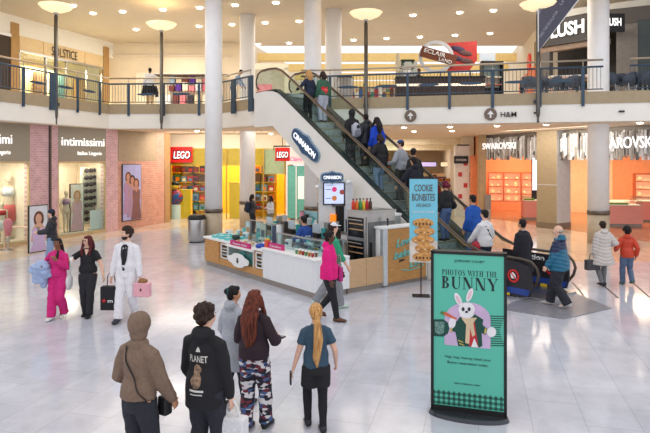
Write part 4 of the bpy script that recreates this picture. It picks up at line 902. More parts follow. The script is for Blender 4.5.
# ovens
t = thing('stainless_oven', 'tall stainless double oven with dark glass doors behind the maple panels', 'oven', K(1.8, .3), TH)
SS = mat('stainless', (196, 194, 190), .3, .9, var=.06, scale=4); 
obj('oven_body', MB().box(0, 0, .08, .95, .78, 1.84), SS, t, bevel=.01); obj('oven_top', MB().box(-.02, -.02, 1.84, .97, .8, 1.88), SS, t)
for z0, z1 in ((.62, 1.12), (1.2, 1.7)):
    d = obj('oven_door', MB().box(-.035, .06, z0, 0, .72, z1), BLACKG, t); obj('door_frame', MB().box(-.045, .04, z0-.03, -.005, .74, z0).box(-.045, .04, z1, -.005, .74, z1+.03).box(-.045, .04, z0, -.005, .08, z1).box(-.045, .7, z0, -.005, .74, z1), SS, d); obj('handle', MB().tube([(-.08, .12, z1-.06), (-.08, .66, z1-.06)], .014, 6), STEEL, d)
    obj('baking_rack', MB().box(-.04, .12, z0+.18, -.036, .66, z0+.21).box(-.04, .12, z0+.32, -.036, .66, z0+.35), mat('rack tan', (190, 150, 110), .4), d)
obj('side_door', MB().box(.03, -.02, .15, .92, .0, 1.6), mat('stainless dark', (120, 122, 122), .35, .8, var=.1), t); obj('side_handle', MB().box(.07, -.06, .7, .12, -.02, 1.1), BLACK, t); obj('foot', MB().box(.05, .05, 0, .9, .7, .08), BLACK, t)
bt = [(220, 60, 40), (235, 120, 40), (60, 150, 80), (240, 200, 60), (190, 40, 50), (90, 60, 50)]
for i in range(6):
    g = thing('syrup_bottle', ['red', 'orange', 'green', 'yellow', 'crimson', 'brown'][i]+' syrup bottle standing on top of the stainless oven', 'bottle', K(1.85+.1*i, .9-.02*i, 1.88), 0, 'syrup bottles on the oven')
    c = mat('bottle %d' % i, bt[i], .3); obj('bottle_body', MB().lathe([(.045, 0), (.045, .17), (.018, .22), (.018, .25)], n=10), c, g, True); obj('bottle_cap', MB().lathe([(.022, .25), (.022, .28)], n=8), BLACK, g)
# small fridge unit
t = thing('stainless_fridge', 'lower stainless fridge unit with a tilted lid beside the oven', 'fridge', K(2.8, .7), TH)
obj('fridge_body', MB().box(0, 0, .08, .55, .6, 1.66), SS, t); obj('fridge_foot', MB().box(.03, .03, 0, .5, .55, .08), BLACK, t); obj('fridge_lid', MB().box(-.02, -.02, 1.66, .57, .62, 1.72), WHITE, t)
t = thing('tap_post', 'short black post standing on the tall oak counter', 'post', K(2.35, .15, 1.5), TH); obj('post_stem', MB().lathe([(.02, 0), (.02, .14)], n=8), BLACK, t); obj('post_knob', MB().ball((0, 0, .16), .03), BLACK, t, True)
# menu tower
mt_l = P(336, 240, 17.3); t = thing('menu_tower', 'white menu tower with lit screen behind the bakery kiosk', 'menu stand', (mt_l.x, mt_l.y, 0), radians(8))
obj('tower_body', MB().box(-.5, .05, 0, .5, .2, 2.55), mat('tower white', (226, 228, 230), .45), t); obj('side_wing', MB().box(.28, -.02, .9, .5, .05, 2.5), mat('wing pale', (214, 216, 222), .4), t)
sc_ = obj('screen_frame', MB().box(-.38, 0, 1.83, .26, .05, 2.49), BLACK, t); obj('screen_image', MB().box(-.35, -.008, 1.86, .23, 0, 2.46), mat('menu lit', (196, 208, 240), .3, var=.05, emit=.75), sc_)
for i, (x, z, c) in enumerate(((-.05, 2.28, (220, 60, 120)), (.18, 2.2, (150, 70, 60)), (-.05, 2.02, (200, 120, 60)))):
    obj('menu_picture', MB().lathe([(0, 0), (.075, 0), (.075, .004), (0, .004)], n=14), mat('menu pic %d' % i, c, .4, emit=.5), sc_, loc=(x, -.01, z), rot=(pi/2, 0, 0)); obj('menu_line', MB().box(x-.26 if i != 1 else x-.04, -.011, z-.01, x-.1 if i != 1 else x+.04, -.008, z+.01), mat('menu ink', (110, 110, 160), .5), sc_)
txt('menu_heading', 'Today Menu', mat('menu ink', (110, 110, 160)), sc_, (-.2, -.01, 2.39), .035, .24, ext=.002)
oval_sign('small CINNABON oval above the menu screen', (mt_l.x-.12, mt_l.y-.1, 2.64), (0, 0, radians(8)), .62, .24, name='menu_oval_sign')
for i, z in enumerate((2.5, 2.36)):
    g = thing('clip_lamp', ['white clip lamp on the menu tower side', 'white clip lamp on the menu tower edge, lower of the two'][i], 'lamp', (mt_l.x+(.36 if i == 0 else -.56), mt_l.y-.1, z)); obj('lamp_head', MB().ball((0, 0, 0), .06), WHITE, g, True); obj('lamp_arm', MB().tube([(0, 0, 0), (0, .12, 0)], .015, 6), STEEL, g)
# inner work counters
t = thing('steel_prep_counter', 'steel preparation counter in the middle of the bakery kiosk', 'counter', K(1.5, 1.1), TH)
obj('counter_body', MB().box(0, 0, .1, .55, 3.9, .98), mat('counter taupe', (186, 172, 152), .5), t); obj('counter_top', MB().box(-.04, -.04, .98, .6, 3.95, 1.02), SS, t); obj('lower_shelf', MB().box(-.3, 1.0, .55, 0, 2.6, .58), STEEL, t); obj('counter_foot', MB().box(.03, .03, 0, .5, 3.85, .1), BLACK, t)
t = thing('rear_service_counter', 'pale rear counter with aqua backsplash at the far side of the kiosk', 'counter', K(2.9, 2.0), TH)
obj('counter_body', MB().box(0, 0, 0, .5, 3.2, 1.0), WHITE, t); obj('counter_top', MB().box(-.03, -.03, 1.0, .53, 3.23, 1.04), SS, t); obj('aqua_panel', MB().box(.3, 1.6, 1.04, .34, 3.0, 1.5), mat('aqua panel', (150, 200, 205), .4), t)
# glass sneeze screens
for i, (x0, y0, x1, y1, h0, h1, lb) in enumerate(((.35, .15, .37, 2.2, .91, 1.28, 'glass screen standing on the white ribbed counter'), (.6, 2.3, .62, 4.0, .85, 1.45, 'taller glass screen behind the niche worktop'), (.35, .14, .92, .16, .91, 1.28, 'short glass screen at the white counter corner'))):
    t = thing('glass_screen', lb, 'glass screen', K(x0, y0, h0-.0), TH); obj('screen_pane', MB().box(0, 0, .0, x1-x0, y1-y0, h1-h0), GLASS, t)
    obj('screen_edge', MB().box(-.008, -.008, h1-h0-.02, x1-x0+.008, y1-y0+.008, h1-h0).box(-.01, -.01, 0, .015, .015, h1-h0).box(x1-x0-.015, y1-y0-.015, 0, x1-x0+.01, y1-y0+.01, h1-h0), STEEL, t)
def item(kind, label, cat, x, y, z, body, m1, extra=None, group=None, rz=0, sm=False):
    g = thing(kind, label, cat, K(x, y, z), TH+rz, group); obj('item_body', body, m1, g, sm)
    if extra: obj(*extra[:3], g, sm) if len(extra) > 2 else None
    return g
# topping jars on the white counter
jc = [(170, 50, 40), (120, 80, 50), (190, 120, 60), (200, 60, 60), (90, 150, 90), (230, 190, 90)]
for i in range(12):
    c = mat('jar %d' % (i % 6), jc[i % 6], .3); g = thing('topping_cup', 'small topping cup in the rows on the white ribbed counter', 'cup', K(.12+.11*(i % 2), .3+.13*(i//2), .91), 0, 'topping cups on the white counter')
    obj('cup_body', MB().lathe([(.028, 0), (.036, .1)], n=10), c, g, True); obj('cup_lid', MB().lathe([(.04, .1), (.038, .115)], n=10), WHITE, g)
g = thing('pastry_tray', 'white pastry tray under the glass screen on the ribbed counter', 'tray', K(.45, 1.0, .91), TH); obj('tray_body', MB().box(0, -.3, 0, .4, .6, .05), WHITE, g); obj('tray_cover', MB().box(.02, -.28, .05, .38, .58, .3), GLASS, g)
g = thing('steel_display_rail', 'steel display frame on the white counter beside the jars', 'display frame', K(.55, 1.25, .91), TH); obj('frame_tube', MB().tube([(0, -.4, 0), (0, -.4, .3), (0, .5, .3), (0, .5, 0)], .02, 8), STEEL, g); obj('frame_shelf', MB().box(-.02, -.4, .12, .3, .5, .14), STEEL, g)
for i, (y, lb) in enumerate(((1.85, 'magenta slanted promo card standing on the end of the ribbed counter'), (3.45, 'magenta promo strip along the niche worktop edge'))):
    L2 = .75 if i == 0 else 1.1
    g = thing('promo_card', lb, 'sign', K(-.02 if i else .1, y-L2/2, .91 if i == 0 else .79), TH); obj('card_board', MB().box(0, 0, 0, .03, L2, .14), PINK, g); txt('card_lettering', 'Cinnabon' if i == 0 else 'Sweet Gifts', WHITE, g, (-.004, L2/2, .04), .06, L2*.7, (pi/2, 0, -pi/2), ext=.003)
g = thing('orange_snack_pack', 'small orange snack pack behind the magenta card', 'packet', K(.12, 2.26, .86), TH); obj('pack_body', MB().box(-.05, -.07, 0, .05, .07, .24), mat('pack orange', (220, 90, 50), .5), g); obj('pack_top', MB().box(-.03, -.06, .24, .03, .06, .28), mat('pack yellow', (240, 200, 80)), g)
# aqua boxes
for i in range(9):
    x, y = .12+.2*(i % 3), 4.4+.38*(i//3); 
    g = thing('aqua_box', 'flat aqua bakery box lying on the oak end of the counter', 'box', K(x, y, .86), TH+.2*((i % 3)-1), 'flat aqua boxes on the oak counter end'); obj('box_body', MB().box(-.09, -.13, 0, .09, .13, .07+.03*(i % 2)), TEAL, g); obj('box_label', MB().box(-.04, -.05, .07+.03*(i % 2), .04, .05, .074+.03*(i % 2)), WHITE, g)
g = thing('black_dish', 'round black dish near the aqua boxes', 'dish', K(.3, 4.25, .86)); obj('dish_body', MB().lathe([(.05, 0), (.11, .06), (.12, .14), (.1, .14), (.04, .03)], n=16), mat('dish green-black', (40, 60, 55), .3), g, True); obj('dish_foot', MB().lathe([(.05, -.005), (.05, .0)], n=12), BLACK, g)
for i in range(5):
    g = thing('framed_flyer', 'upright framed flyer behind the glass on the kiosk counter', 'flyer', K(.8+.1*(i % 2), 2.75+.42*i, .86 if i < 4 else .86), RA, 'framed flyers on the kiosk counter')
    obj('flyer_frame', MB().box(-.15, 0, 0, .15, .03, .5), STEEL, g); obj('flyer_sheet', MB().box(-.13, -.006, .04, .13, 0, .48), mat('flyer %d' % (i % 3), [(226, 236, 238), (196, 224, 226), (240, 232, 214)][i % 3], .5, var=.1, scale=15), g)
    obj('flyer_picture', MB().box(-.09, -.012, .12, .09, -.006, .32), mat('flyer pic %d' % (i % 3), [(120, 170, 180), (190, 150, 110), (90, 110, 130)][i % 3], .5, var=.2, scale=20), g)
g = thing('navy_card_reader_post', 'navy upright box with a pale side on the kiosk counter', 'box', K(.5, 2.52, .86), TH); obj('navy_body', MB().box(0, -.12, 0, .2, .12, .55), mat('deep navy', (44, 60, 90), .4), g); obj('pale_side', MB().box(-.02, -.14, 0, .18, -.12, .58), WHITE, g)
for i in range(14):
    y = 2.5+.13*i; c = mat('pastry %s' % 'abc'[i % 3], [(226, 200, 150), (200, 150, 90), (240, 230, 210)][i % 3], .6, var=.1, scale=20)
    g = thing('wrapped_pastry', 'small wrapped pastry on the niche worktop', 'pastry', K(.22+.12*(i % 3), y, .82), i, 'wrapped pastries on the niche worktop'); obj('pastry_body', MB().ball((0, 0, .035), (.06, .05, .035), 10, 6), c, g, True); obj('wrapper', MB().lathe([(.05, 0), (.065, .02)], n=10), mat('wrapper white', (236, 238, 240)), g)
g = thing('blue_cloth', 'crumpled blue cloth near the ribbed counter', 'cloth', K(.15, 2.62, .85)); obj('cloth_body', MB().ball((0, 0, .05), (.16, .12, .07), 12, 6), mat('blue plastic', (40, 80, 190), .5, var=.2), g, True); obj('cloth_fold', MB().ball((.08, .05, .1), (.08, .06, .05), 8, 5), WHITE, g, True)
rnd = random.Random(4)
for i in range(26):
    k = i % 4; x, y = rnd.uniform(.62, .88), .3+i*.2
    if y > 5.3: break
    z_ = .91 if y < 2.3 else .86 if y > 4.1 else .79
    g = thing(['paper_cup', 'napkin_box', 'gift_card_rack', 'sauce_jar'][k], ['pale blue paper cup', 'white napkin box', 'small card rack with aqua cards', 'amber sauce jar'][k]+' along the inner edge of the kiosk counter', ['cup', 'box', 'rack', 'jar'][k], K(x, y, z_ if x < .66 or y < 2.3 else z_), TH, ['paper cups', 'napkin boxes', 'card racks', 'sauce jars'][k]+' along the inner kiosk edge')
    if k == 0: obj('cup_body', MB().lathe([(.04, 0), (.055, .16)], n=10), mat('cup pale blue', (180, 222, 232), .5), g, True); obj('cup_lid', MB().lathe([(.06, .16), (.05, .18)], n=10), WHITE, g)
    elif k == 1: obj('box_body', MB().box(-.07, -.09, 0, .07, .09, .17), WHITE, g); obj('box_stripe', MB().box(-.073, -.07, .05, -.07, .07, .11), mat('stripe grey blue', (90, 120, 140)), g)
    elif k == 2: obj('rack_frame', MB().box(-.04, -.08, 0, .04, .08, .03).box(.02, -.08, .03, .04, .08, .3), STEEL, g); obj('rack_cards', MB().box(-.02, -.07, .04, .02, .07, .27), TEAL, g)
    else: obj('jar_body', MB().lathe([(.045, 0), (.05, .1), (.03, .13)], n=10), mat('amber jar', (214, 150, 70), .3), g, True); obj('jar_lid', MB().lathe([(.035, .13), (.035, .15)], n=10), BLACK, g)
# machines on the prep counter
for i in range(9):
    y = 1.5+.4*i; k = i % 3
    nm = ('coffee_grinder', 'drink_mixer', 'till_terminal')[k]
    g = thing(nm, ['grey grinder with clear hopper', 'steel drink mixer with teal jug', 'black till terminal with small screen'][k]+' on the prep counter, '+['south end', 'before the grinder', 'beside the mixer', 'second along', 'in the middle', 'by the middle mixer', 'towards the toy shop', 'close to the north end', 'at the north end'][i], ['grinder', 'mixer', 'till'][k], K(1.75, y, 1.02), TH)
    if k == 0: obj('machine_body', MB().box(-.1, -.1, 0, .1, .1, .32), STEELD, g); obj('hopper', MB().lathe([(.05, .32), (.1, .5)], n=12), mat('hopper clear', (200, 205, 205), .1), g)
    elif k == 1: obj('machine_body', MB().box(-.02, -.08, 0, .12, .08, .45), SS, g); obj('jug', MB().lathe([(.05, .05), (.07, .3)], cx=-.1, n=12), mat('teal jug', (60, 160, 160), .3), g)
    else: obj('machine_body', MB().box(-.12, -.14, 0, .12, .14, .12), BLACK, g); obj('till_screen', MB().box(-.06, -.15, .14, -.03, .15, .38), mat('till pale', (200, 215, 225), .3), g)
for i in range(12):
    y = 2.1+.26*i; k = i % 4
    if 2.75 < y < 3.4 or 3.5 < y < 4.1: continue
    g = thing('stacked_cups', ['tall stack of white paper cups', 'aqua carton', 'black canister', 'pink drink tub'][k]+' on the rear service counter, '+['near the menu tower', 'in the middle', 'near the toy shop side'][i//4], ['cups', 'carton', 'canister', 'tub'][k], K(3.1, y, 1.04), TH)
    g.name = ['cup_column', 'aqua_carton', 'black_canister', 'drink_tub'][k]
    c = [WHITE, TEAL, BLACK, mat('soft pink', (230, 150, 170))][k]; h = .2+.08*((i*5) % 4)
    obj('container_body', MB().lathe([(.06, 0), (.07, h)], n=12) if k != 1 else MB().box(-.08, -.08, 0, .08, .08, h), c, g); obj('container_lid', MB().lathe([(.075, h), (.06, h+.03)], n=12), STEELD if k else STEEL, g)
# juice tower & white appliance near the menu tower
g = thing('juice_dispenser', 'orange glowing juice dispenser next to the menu tower', 'dispenser', K(2.95, 3.05, 1.04), RA); obj('dispenser_body', MB().box(-.16, 0, 0, .16, .3, .75), BLACK, g); obj('juice_tank', MB().lathe([(.09, .12), (.1, .5)], n=14), mat('orange juice', (255, 140, 30), .3, emit=.7), g, loc=(0, -.06, 0)); obj('dispenser_top', MB().box(-.18, -.1, .75, .18, .32, .82), STEELD, g)
g = thing('white_appliance', 'white boxy appliance with dark side near the juice dispenser', 'appliance', K(3.0, 3.75, 1.04), RA); obj('appliance_body', MB().box(-.2, 0, 0, .2, .3, .85), WHITE, g); obj('dark_door', MB().box(-.2, -.02, .1, .02, 0, .8), mat('charcoal door', (60, 62, 66)), g)
g = thing('blue_storage_tub', 'dark blue storage tub on the inner shelf of the kiosk', 'tub', K(1.35, 1.3, .6), TH); obj('tub_body', MB().box(-.25, -.3, 0, .1, .35, .32), mat('tub blue', (50, 74, 118), .5), g, bevel=.02); obj('tub_rim', MB().box(-.27, -.32, .32, .12, .37, .35), mat('tub rim', (70, 96, 140)), g)
g = thing('kiosk_stool', 'steel stool below the blue tub in the kiosk', 'stool', K(1.22, 1.33, 0), TH); obj('seat', MB().box(-.2, -.3, .56, .18, .35, .6), STEEL, g)
for a, b in ((-.15, -.25), (.12, -.25), (-.15, .3), (.12, .3)): obj('leg', MB().box(a-.02, b-.02, 0, a+.02, b+.02, .56), STEEL, g)

# ================================================================ cookie banner
bx = P(421, 200, 13.55); g = thing('cookie_banner_stand', 'aqua COOKIE BONBITES banner with a tower of cookies on a black pole stand', 'banner stand', (bx.x, bx.y, 0), radians(-6))
obj('base_plate', MB().box(-.2, -.16, 0, .2, .16, .012), BLACK, g); obj('pole', MB().lathe([(.014, 0), (.014, 2.75)], n=8), BLACK, g)
zt, zb = CZ-(179-HY)/F*13.55, CZ-(262-HY)/F*13.55
AQB = mat('banner aqua', (120, 200, 222), .5, var=.02)
pn = obj('banner_panel', MB().box(-.34, -.04, zb, .3, -.015, zt), AQB, g, loc=(.075, 0, 0)); obj('banner_frame', MB().box(-.265, -.02, zt, .375, .01, zt+.02), BLACK, g)
obj('plate_shape', MB().box(-.335, -.045, zb, .295, -.04, zb+.5), mat('banner table', (232, 222, 208), .6, c2=(190, 180, 170), scale=3), pn)
BR = mat('cookie brown letters', (104, 92, 86), .6)
txt('banner_lettering', 'COOKIE', BR, pn, (-.02, -.044, zt-.28), .16, .42, ext=.003, bold=.01); txt('banner_lettering', 'BONBITES', BR, pn, (-.02, -.044, zt-.5), .17, .52, ext=.003, bold=.01); txt('banner_lettering', 'ARE BACK!', BR, pn, (-.02, -.044, zt-.64), .08, .34, ext=.003); txt('banner_lettering', 'NOW EVEN TASTIER', WHITE, pn, (-.02, -.044, zt-.78), .045, .5, ext=.003)
CK = mat('cookie', (222, 168, 98), .7, c2=(176, 116, 60), scale=14); CH = mat('chocolate', (70, 44, 34), .5)
for i, (w_, dx) in enumerate(((.25, 0), (.23, .03), (.26, -.01), (.24, .02), (.24, -.01))):
    zc = zb+.13+.195*i; c = obj('printed_cookie', MB().ball((dx-.02, -.05, zc), (w_, .02, .108), 16, 8), CK, pn, True)
    for k in range(5): obj('chocolate_chip', MB().ball((dx-.02+w_*(k-2)*.33, -.072, zc+.02*((k*3) % 3-1)), (.018, .012, .03 if i in (0, 4) else .014), 8, 5), CH if i in (0, 4) or k % 2 else mat('icing', (240, 226, 200)), c)

# ================================================================ bunny totem
Yt = F*CZ/(416-HY)                       # about 7.2 m
p0, p1 = G(431, 412), G(507, 421.5)
t_ang = atan2(p1.y-p0.y, p1.x-p0.x); cW = (Vector(p1)-Vector(p0)).length; mid = (p0+p1)/2
g = thing('bunny_totem', 'tall green PHOTOS WITH THE BUNNY advertising totem with black frame', 'advertising totem', (mid.x, mid.y, 0), t_ang)
hT = CZ-(252-HY)/F*mid.y; w2 = cW/2
obj('curved_foot', MB().lathe([(0, 0), (.5, 0), (.48, .05), (0, .05)], n=36, sy=.42, sx=.97), mat('totem foot', (70, 74, 80), .2, .5), g)
obj('housing', MB().box(-w2, 0, .05, w2, .14, hT), BLACK, g, bevel=.006)
fb = MB().box(-w2, -.02, .05, -w2+.035, 0, hT).box(w2-.035, -.02, .05, w2, 0, hT).box(-w2, -.02, .05, w2, 0, .11).box(-w2, -.02, hT-.035, w2, 0, hT)
obj('black_frame', fb, BLACK, g)
MINT = mat('mint poster', (88, 184, 162), .35, var=.0, emit=.05)
s_ = obj('poster_face', MB().box(-w2+.035, -.01, .11, w2-.035, 0, hT-.035), MINT, g); W2 = w2-.035
DG2 = mat('poster deep green', (16, 74, 62), .4); INK = mat('poster ink', (22, 40, 42), .4); LILAC = mat('poster lilac', (198, 200, 222), .4); FUR = mat('bunny white', (236, 234, 238), .5); PNK = mat('bunny pink', (232, 196, 206), .5)
# poster coordinates: photo pixels -> local x,z
def pu(px): return (px-469)/76*cW
def pz(py, px=469):
    f = (px-431)/76.; top, bot = 252+2.5*f, 412+9.5*f; return hT*(1-(py-top)/(bot-top))
def flat(name, pts, mt_, y0=-.014, y1=-.01, parent=None): return obj(name, MB().vprism([(pu(x), pz(y, x)) for x, y in pts], y0, y1), mt_, parent or s_)
def ell(name, cx, cy, rx, ry, mt_, y0=-.014, y1=-.01, rot=0, parent=None, n=20):
    return flat(name, [(cx+rx*cos(a)*cos(rot)-ry*sin(a)*sin(rot), cy+rx*cos(a)*sin(rot)+ry*sin(a)*cos(rot)) for a in [2*pi*j/n for j in range(n)]], mt_, y0, y1, parent)
txt('lettering', 'JCPENNEY COURT', INK, s_, (pu(470), -.012, pz(263.5, 470)), .028, pu(485)-pu(455), ext=.003)
def serif(name, text, cx, cz, h, w, mt_, parent, y=-.012):
    """high-contrast serif capitals as flat print"""
    G_ = []; x = 0
    def bar(a, b, c, d): G_.append([(x+a, b), (x+c, b), (x+c, d), (x+a, d)])
    def pol(*p): G_.append([(x+u, v) for u, v in p])
    def arc(cx_, cy, ro, so, ri, si, a0, a1, cxi=None):
        n = 10; cxi = cx_ if cxi is None else cxi
        for j in range(n):
            t0, t1 = [radians(a0+(a1-a0)*q/n) for q in (j, j+1)]
            G_.append([(x+cx_+ro*cos(t0), cy+so*sin(t0)), (x+cx_+ro*cos(t1), cy+so*sin(t1)), (x+cxi+ri*cos(t1), cy+si*sin(t1)), (x+cxi+ri*cos(t0), cy+si*sin(t0))])
    def stem(a, t=.2, y0=0, y1=1, sf=.08):
        bar(a, y0, a+t, y1)
        if y1 == 1: bar(a-sf, .955, a+t+sf, 1)
        if y0 == 0: bar(a-sf, 0, a+t+sf, .045)
    for ch in text:
        wd = .3
        if ch == 'B': stem(.08); arc(.26, .765, .34, .235, .15, .19, -90, 90); arc(.26, .27, .40, .27, .19, .22, -90, 90); wd = .7
        elif ch == 'P': stem(.08); arc(.26, .72, .38, .28, .17, .23, -90, 90); wd = .66
        elif ch == 'U': stem(.08, .2, .32); stem(.68, .06, .32); arc(.41, .33, .33, .345, .2, .28, 180, 360, .48); wd = .84
        elif ch == 'N': stem(.1, .06); pol((.06, 1), (.3, 1), (.82, 0), (.6, 0)); stem(.76, .06, 0); wd = .92
        elif ch == 'Y': pol((-.02, 1), (.22, 1), (.55, .42), (.33, .42)); pol((.74, 1), (.81, 1), (.55, .5), (.48, .42)); stem(.34, .2, 0, .46); bar(-.06, .955, .3, 1); bar(.64, .955, .9, 1); wd = .84
        elif ch == 'H': stem(.08); stem(.6); bar(.2, .48, .65, .53); wd = .88
        elif ch == 'O': arc(.44, .5, .44, .51, .23, .46, 0, 360); wd = .9
        elif ch == 'T': stem(.3, .2, 0, .99); bar(0, .95, .8, 1); pol((0, .95), (.05, .95), (.0, .72)); pol((.8, .95), (.75, .95), (.8, .72)); wd = .8
        elif ch == 'S': arc(.3, .745, .28, .265, .14, .2, 30, 250); arc(.3, .255, .3, .265, .15, .2, -150, 70); pol((.1, .62), (.28, .66), (.52, .38), (.34, .34)); wd = .62
        elif ch == 'W': pol((0, 1), (.22, 1), (.46, 0), (.38, 0)); pol((.6, 1), (.66, 1), (.44, 0), (.38, .05)); pol((.46, 1), (.68, 1), (.92, 0), (.84, 0)); pol((1.06, 1), (1.12, 1), (.92, 0), (.86, .05)); bar(-.06, .955, .3, 1); bar(.96, .955, 1.18, 1); wd = 1.14
        elif ch == 'I': stem(.08); wd = .36
        elif ch == 'E': stem(.08); bar(.2, .95, .6, 1); bar(.2, .48, .48, .53); bar(.2, 0, .62, .05); pol((.6, .95), (.56, .95), (.6, .76)); pol((.62, .05), (.57, .05), (.62, .26)); wd = .64
        x += wd+.14
    x -= .14; m = MB()
    for q in G_: m.poly([(cx+(u/x-.5)*w, y, cz+v*h) for u, v in q])
    me_o = obj(name, m, mt_, parent); return me_o
serif('lettering', 'PHOTOS WITH THE', pu(470), pz(277, 470), .068, pu(497.5)-pu(442.5), INK, s_)
serif('large_lettering', 'BUNNY', pu(470), pz(290.5, 470), .15, pu(498)-pu(442), INK, s_)
flat('lilac_arch', [(445, 345), (445, 318)]+[(468+23*cos(a), 320-17*sin(a)) for a in np.linspace(pi, 0, 16)]+[(491, 349)], LILAC, -.014)
for i in range(14):
    y = 316+i*2.25; flat('green_stripe', [(489, y), (505-abs(i-6.5)*-0-5+abs(i-6.5)*.7, y+.2), (505-5+abs(i-6.5)*.7, y+1.1), (489, y+.9)], DG2, -.013)
flat('green_tab', [(433, 320), (444, 320), (448.5, 323), (450, 329), (448.5, 334), (444, 337), (433, 336.5)], DG2, -.016)
flat('tab_emblem', [(435, 322), (445, 322.5), (444.5, 333), (440, 335), (435.5, 332.5)], mat('emblem mint', (120, 160, 150), .4, var=.3, scale=40), -.018, -.016)
bn = obj('printed_bunny', MB().vprism([(pu(x), pz(y, x)) for x, y in [(460, 318), (455, 327), (459, 346), (480, 347.5), (483, 346), (482, 330), (484, 320), (476, 315)]], -.018, -.014), DG2, s_)
ell('bunny_ear', 459, 300, 3.0, 7, FUR, -.022, -.018, -.45, bn); ell('bunny_ear', 470.5, 295.5, 2.9, 7, FUR, -.022, -.018, .35, bn)
ell('ear_lining', 459, 300.3, 1.5, 4.8, PNK, -.024, -.022, -.45, bn); ell('ear_lining', 470.5, 295.8, 1.4, 4.8, PNK, -.024, -.022, .35, bn)
ell('bunny_head', 467.5, 310, 8.2, 7.2, FUR, -.026, -.018, 0, bn); ell('bunny_cheek', 467.5, 314.5, 7, 4, FUR, -.028, -.02, 0, bn)
for ex in (464, 470): ell('bunny_eye', ex, 309.5, 1.5, 2, INK, -.031, -.028, 0, bn); 
ell('bunny_nose', 467.4, 312.2, 1.6, 1.1, INK, -.031, -.028, 0, bn)
flat('red_vest', [(468, 320), (475, 320), (479, 346.5), (470, 346)], mat('vest red', (200, 44, 54), .5), -.021, -.018, bn)
flat('cream_scarf', [(462, 318), (478, 318), (474, 323), (476, 335), (473, 337), (471, 328), (470, 344), (466, 343), (467, 325)], mat('scarf cream', (220, 196, 160), .5), -.024, -.021, bn)
flat('white_tail_coat', [(472, 347), (475, 338), (479, 347.3)], FUR, -.025, -.022, bn)
flat('bunny_sleeve', [(461, 320), (456, 322), (451, 327), (452, 331), (458, 333), (463, 326)], DG2, -.021, -.018, bn); flat('bunny_sleeve', [(478, 318), (484, 326), (488, 329), (486, 335), (480, 332), (476, 324)], DG2, -.021, -.018, bn)
for x0, y0 in ((452, 330), (486, 331)): ell('cuff', x0, y0, 1, 3, mat('cuff gold', (200, 180, 90)), -.024, -.021, .2, bn)
ell('bunny_paw', 453, 323, 3.6, 6, FUR, -.024, -.018, .2, bn); ell('bunny_paw', 492, 332, 4.6, 5, FUR, -.024, -.018, 0, bn)
flat('printed_carrot', [(443, 312.5), (446, 312.5), (458, 319), (456.5, 320), (444, 315)], mat('carrot', (214, 100, 60), .5), -.027, -.024, bn); ell('carrot_leaf', 443, 313.5, 2, 1.4, mat('carrot leaf', (90, 130, 60)), -.028, -.025, .3, bn)
for x0, y0 in ((459, 340), (460, 343)): flat('coat_trim', [(x0, y0), (x0+5, y0+2), (x0+5, y0+3), (x0, y0+1)], mat('cuff gold', (200, 180, 90)), -.021, -.019, bn)
for k, (s__, y) in enumerate((('Hop, hop, hooray, book your', 359.5), ('Bunny reservation today.', 365))): txt('lettering', s__, INK, s_, (pu(468.5), -.012, pz(y, 468)), .03, pu(492-(3 if k else 0))-pu(446+(2 if k else 0)), ext=.003)
txt('lettering', 'SIGN UP BELOW NOW', INK, s_, (pu(468), -.012, pz(385, 468)), .018, pu(481)-pu(455), ext=.003)
# gingham foot of the poster
gm = bpy.data.materials.new('gingham'); gm.use_nodes = True; nt = gm.node_tree; bs = nt.nodes['Principled BSDF']; tc = nt.nodes.new('ShaderNodeTexCoord'); sx = nt.nodes.new('ShaderNodeSeparateXYZ'); nt.links.new(tc.outputs['Object'], sx.inputs[0])
sums = []
for ax in ('X', 'Z'):
    a = nt.nodes.new('ShaderNodeMath'); a.operation = 'MULTIPLY'; a.inputs[1].default_value = 2*pi/.062; nt.links.new(sx.outputs[ax], a.inputs[0])
    b = nt.nodes.new('ShaderNodeMath'); b.operation = 'SINE'; nt.links.new(a.outputs[0], b.inputs[0])
    c = nt.nodes.new('ShaderNodeMath'); c.operation = 'GREATER_THAN'; c.inputs[1].default_value = 0; nt.links.new(b.outputs[0], c.inputs[0]); sums.append(c)
d = nt.nodes.new('ShaderNodeMath'); d.operation = 'ADD'; nt.links.new(sums[0].outputs[0], d.inputs[0]); nt.links.new(sums[1].outputs[0], d.inputs[1])
e = nt.nodes.new('ShaderNodeMath'); e.operation = 'DIVIDE'; e.inputs[1].default_value = 2; nt.links.new(d.outputs[0], e.inputs[0])
rp = nt.nodes.new('ShaderNodeValToRGB'); rp.color_ramp.interpolation = 'CONSTANT'; els = rp.color_ramp.elements; els[0].color = lin((96, 192, 168)); els[1].position = .4; els[1].color = lin((38, 122, 104)); q = els.new(.9); q.color = lin((18, 58, 50))
nt.links.new(e.outputs[0], rp.inputs[0]); nt.links.new(rp.outputs[0], bs.inputs['Base Color']); bs.inputs['Roughness'].default_value = .4
obj('gingham_strip', MB().box(-W2, -.014, .12, W2, -.01, pz(393, 469)), gm, s_)

# ================================================================ litter bin by the column
pb = G(197, 242); g = thing('litter_bin', 'grey round litter bin with black domed top beside the front column', 'litter bin', pb)
obj('bin_body', MB().lathe([(.29, .02), (.33, .1), (.345, .85), (.33, .9)], n=28), STEEL, g, True); obj('bin_lid', MB().lathe([(.35, .88), (.35, .94), (.3, 1.03), (.1, 1.06), (.0, 1.06)], n=28), BLACK, g, True); obj('bin_foot', MB().lathe([(.3, 0), (.3, .03)], n=24), BLACK, g)
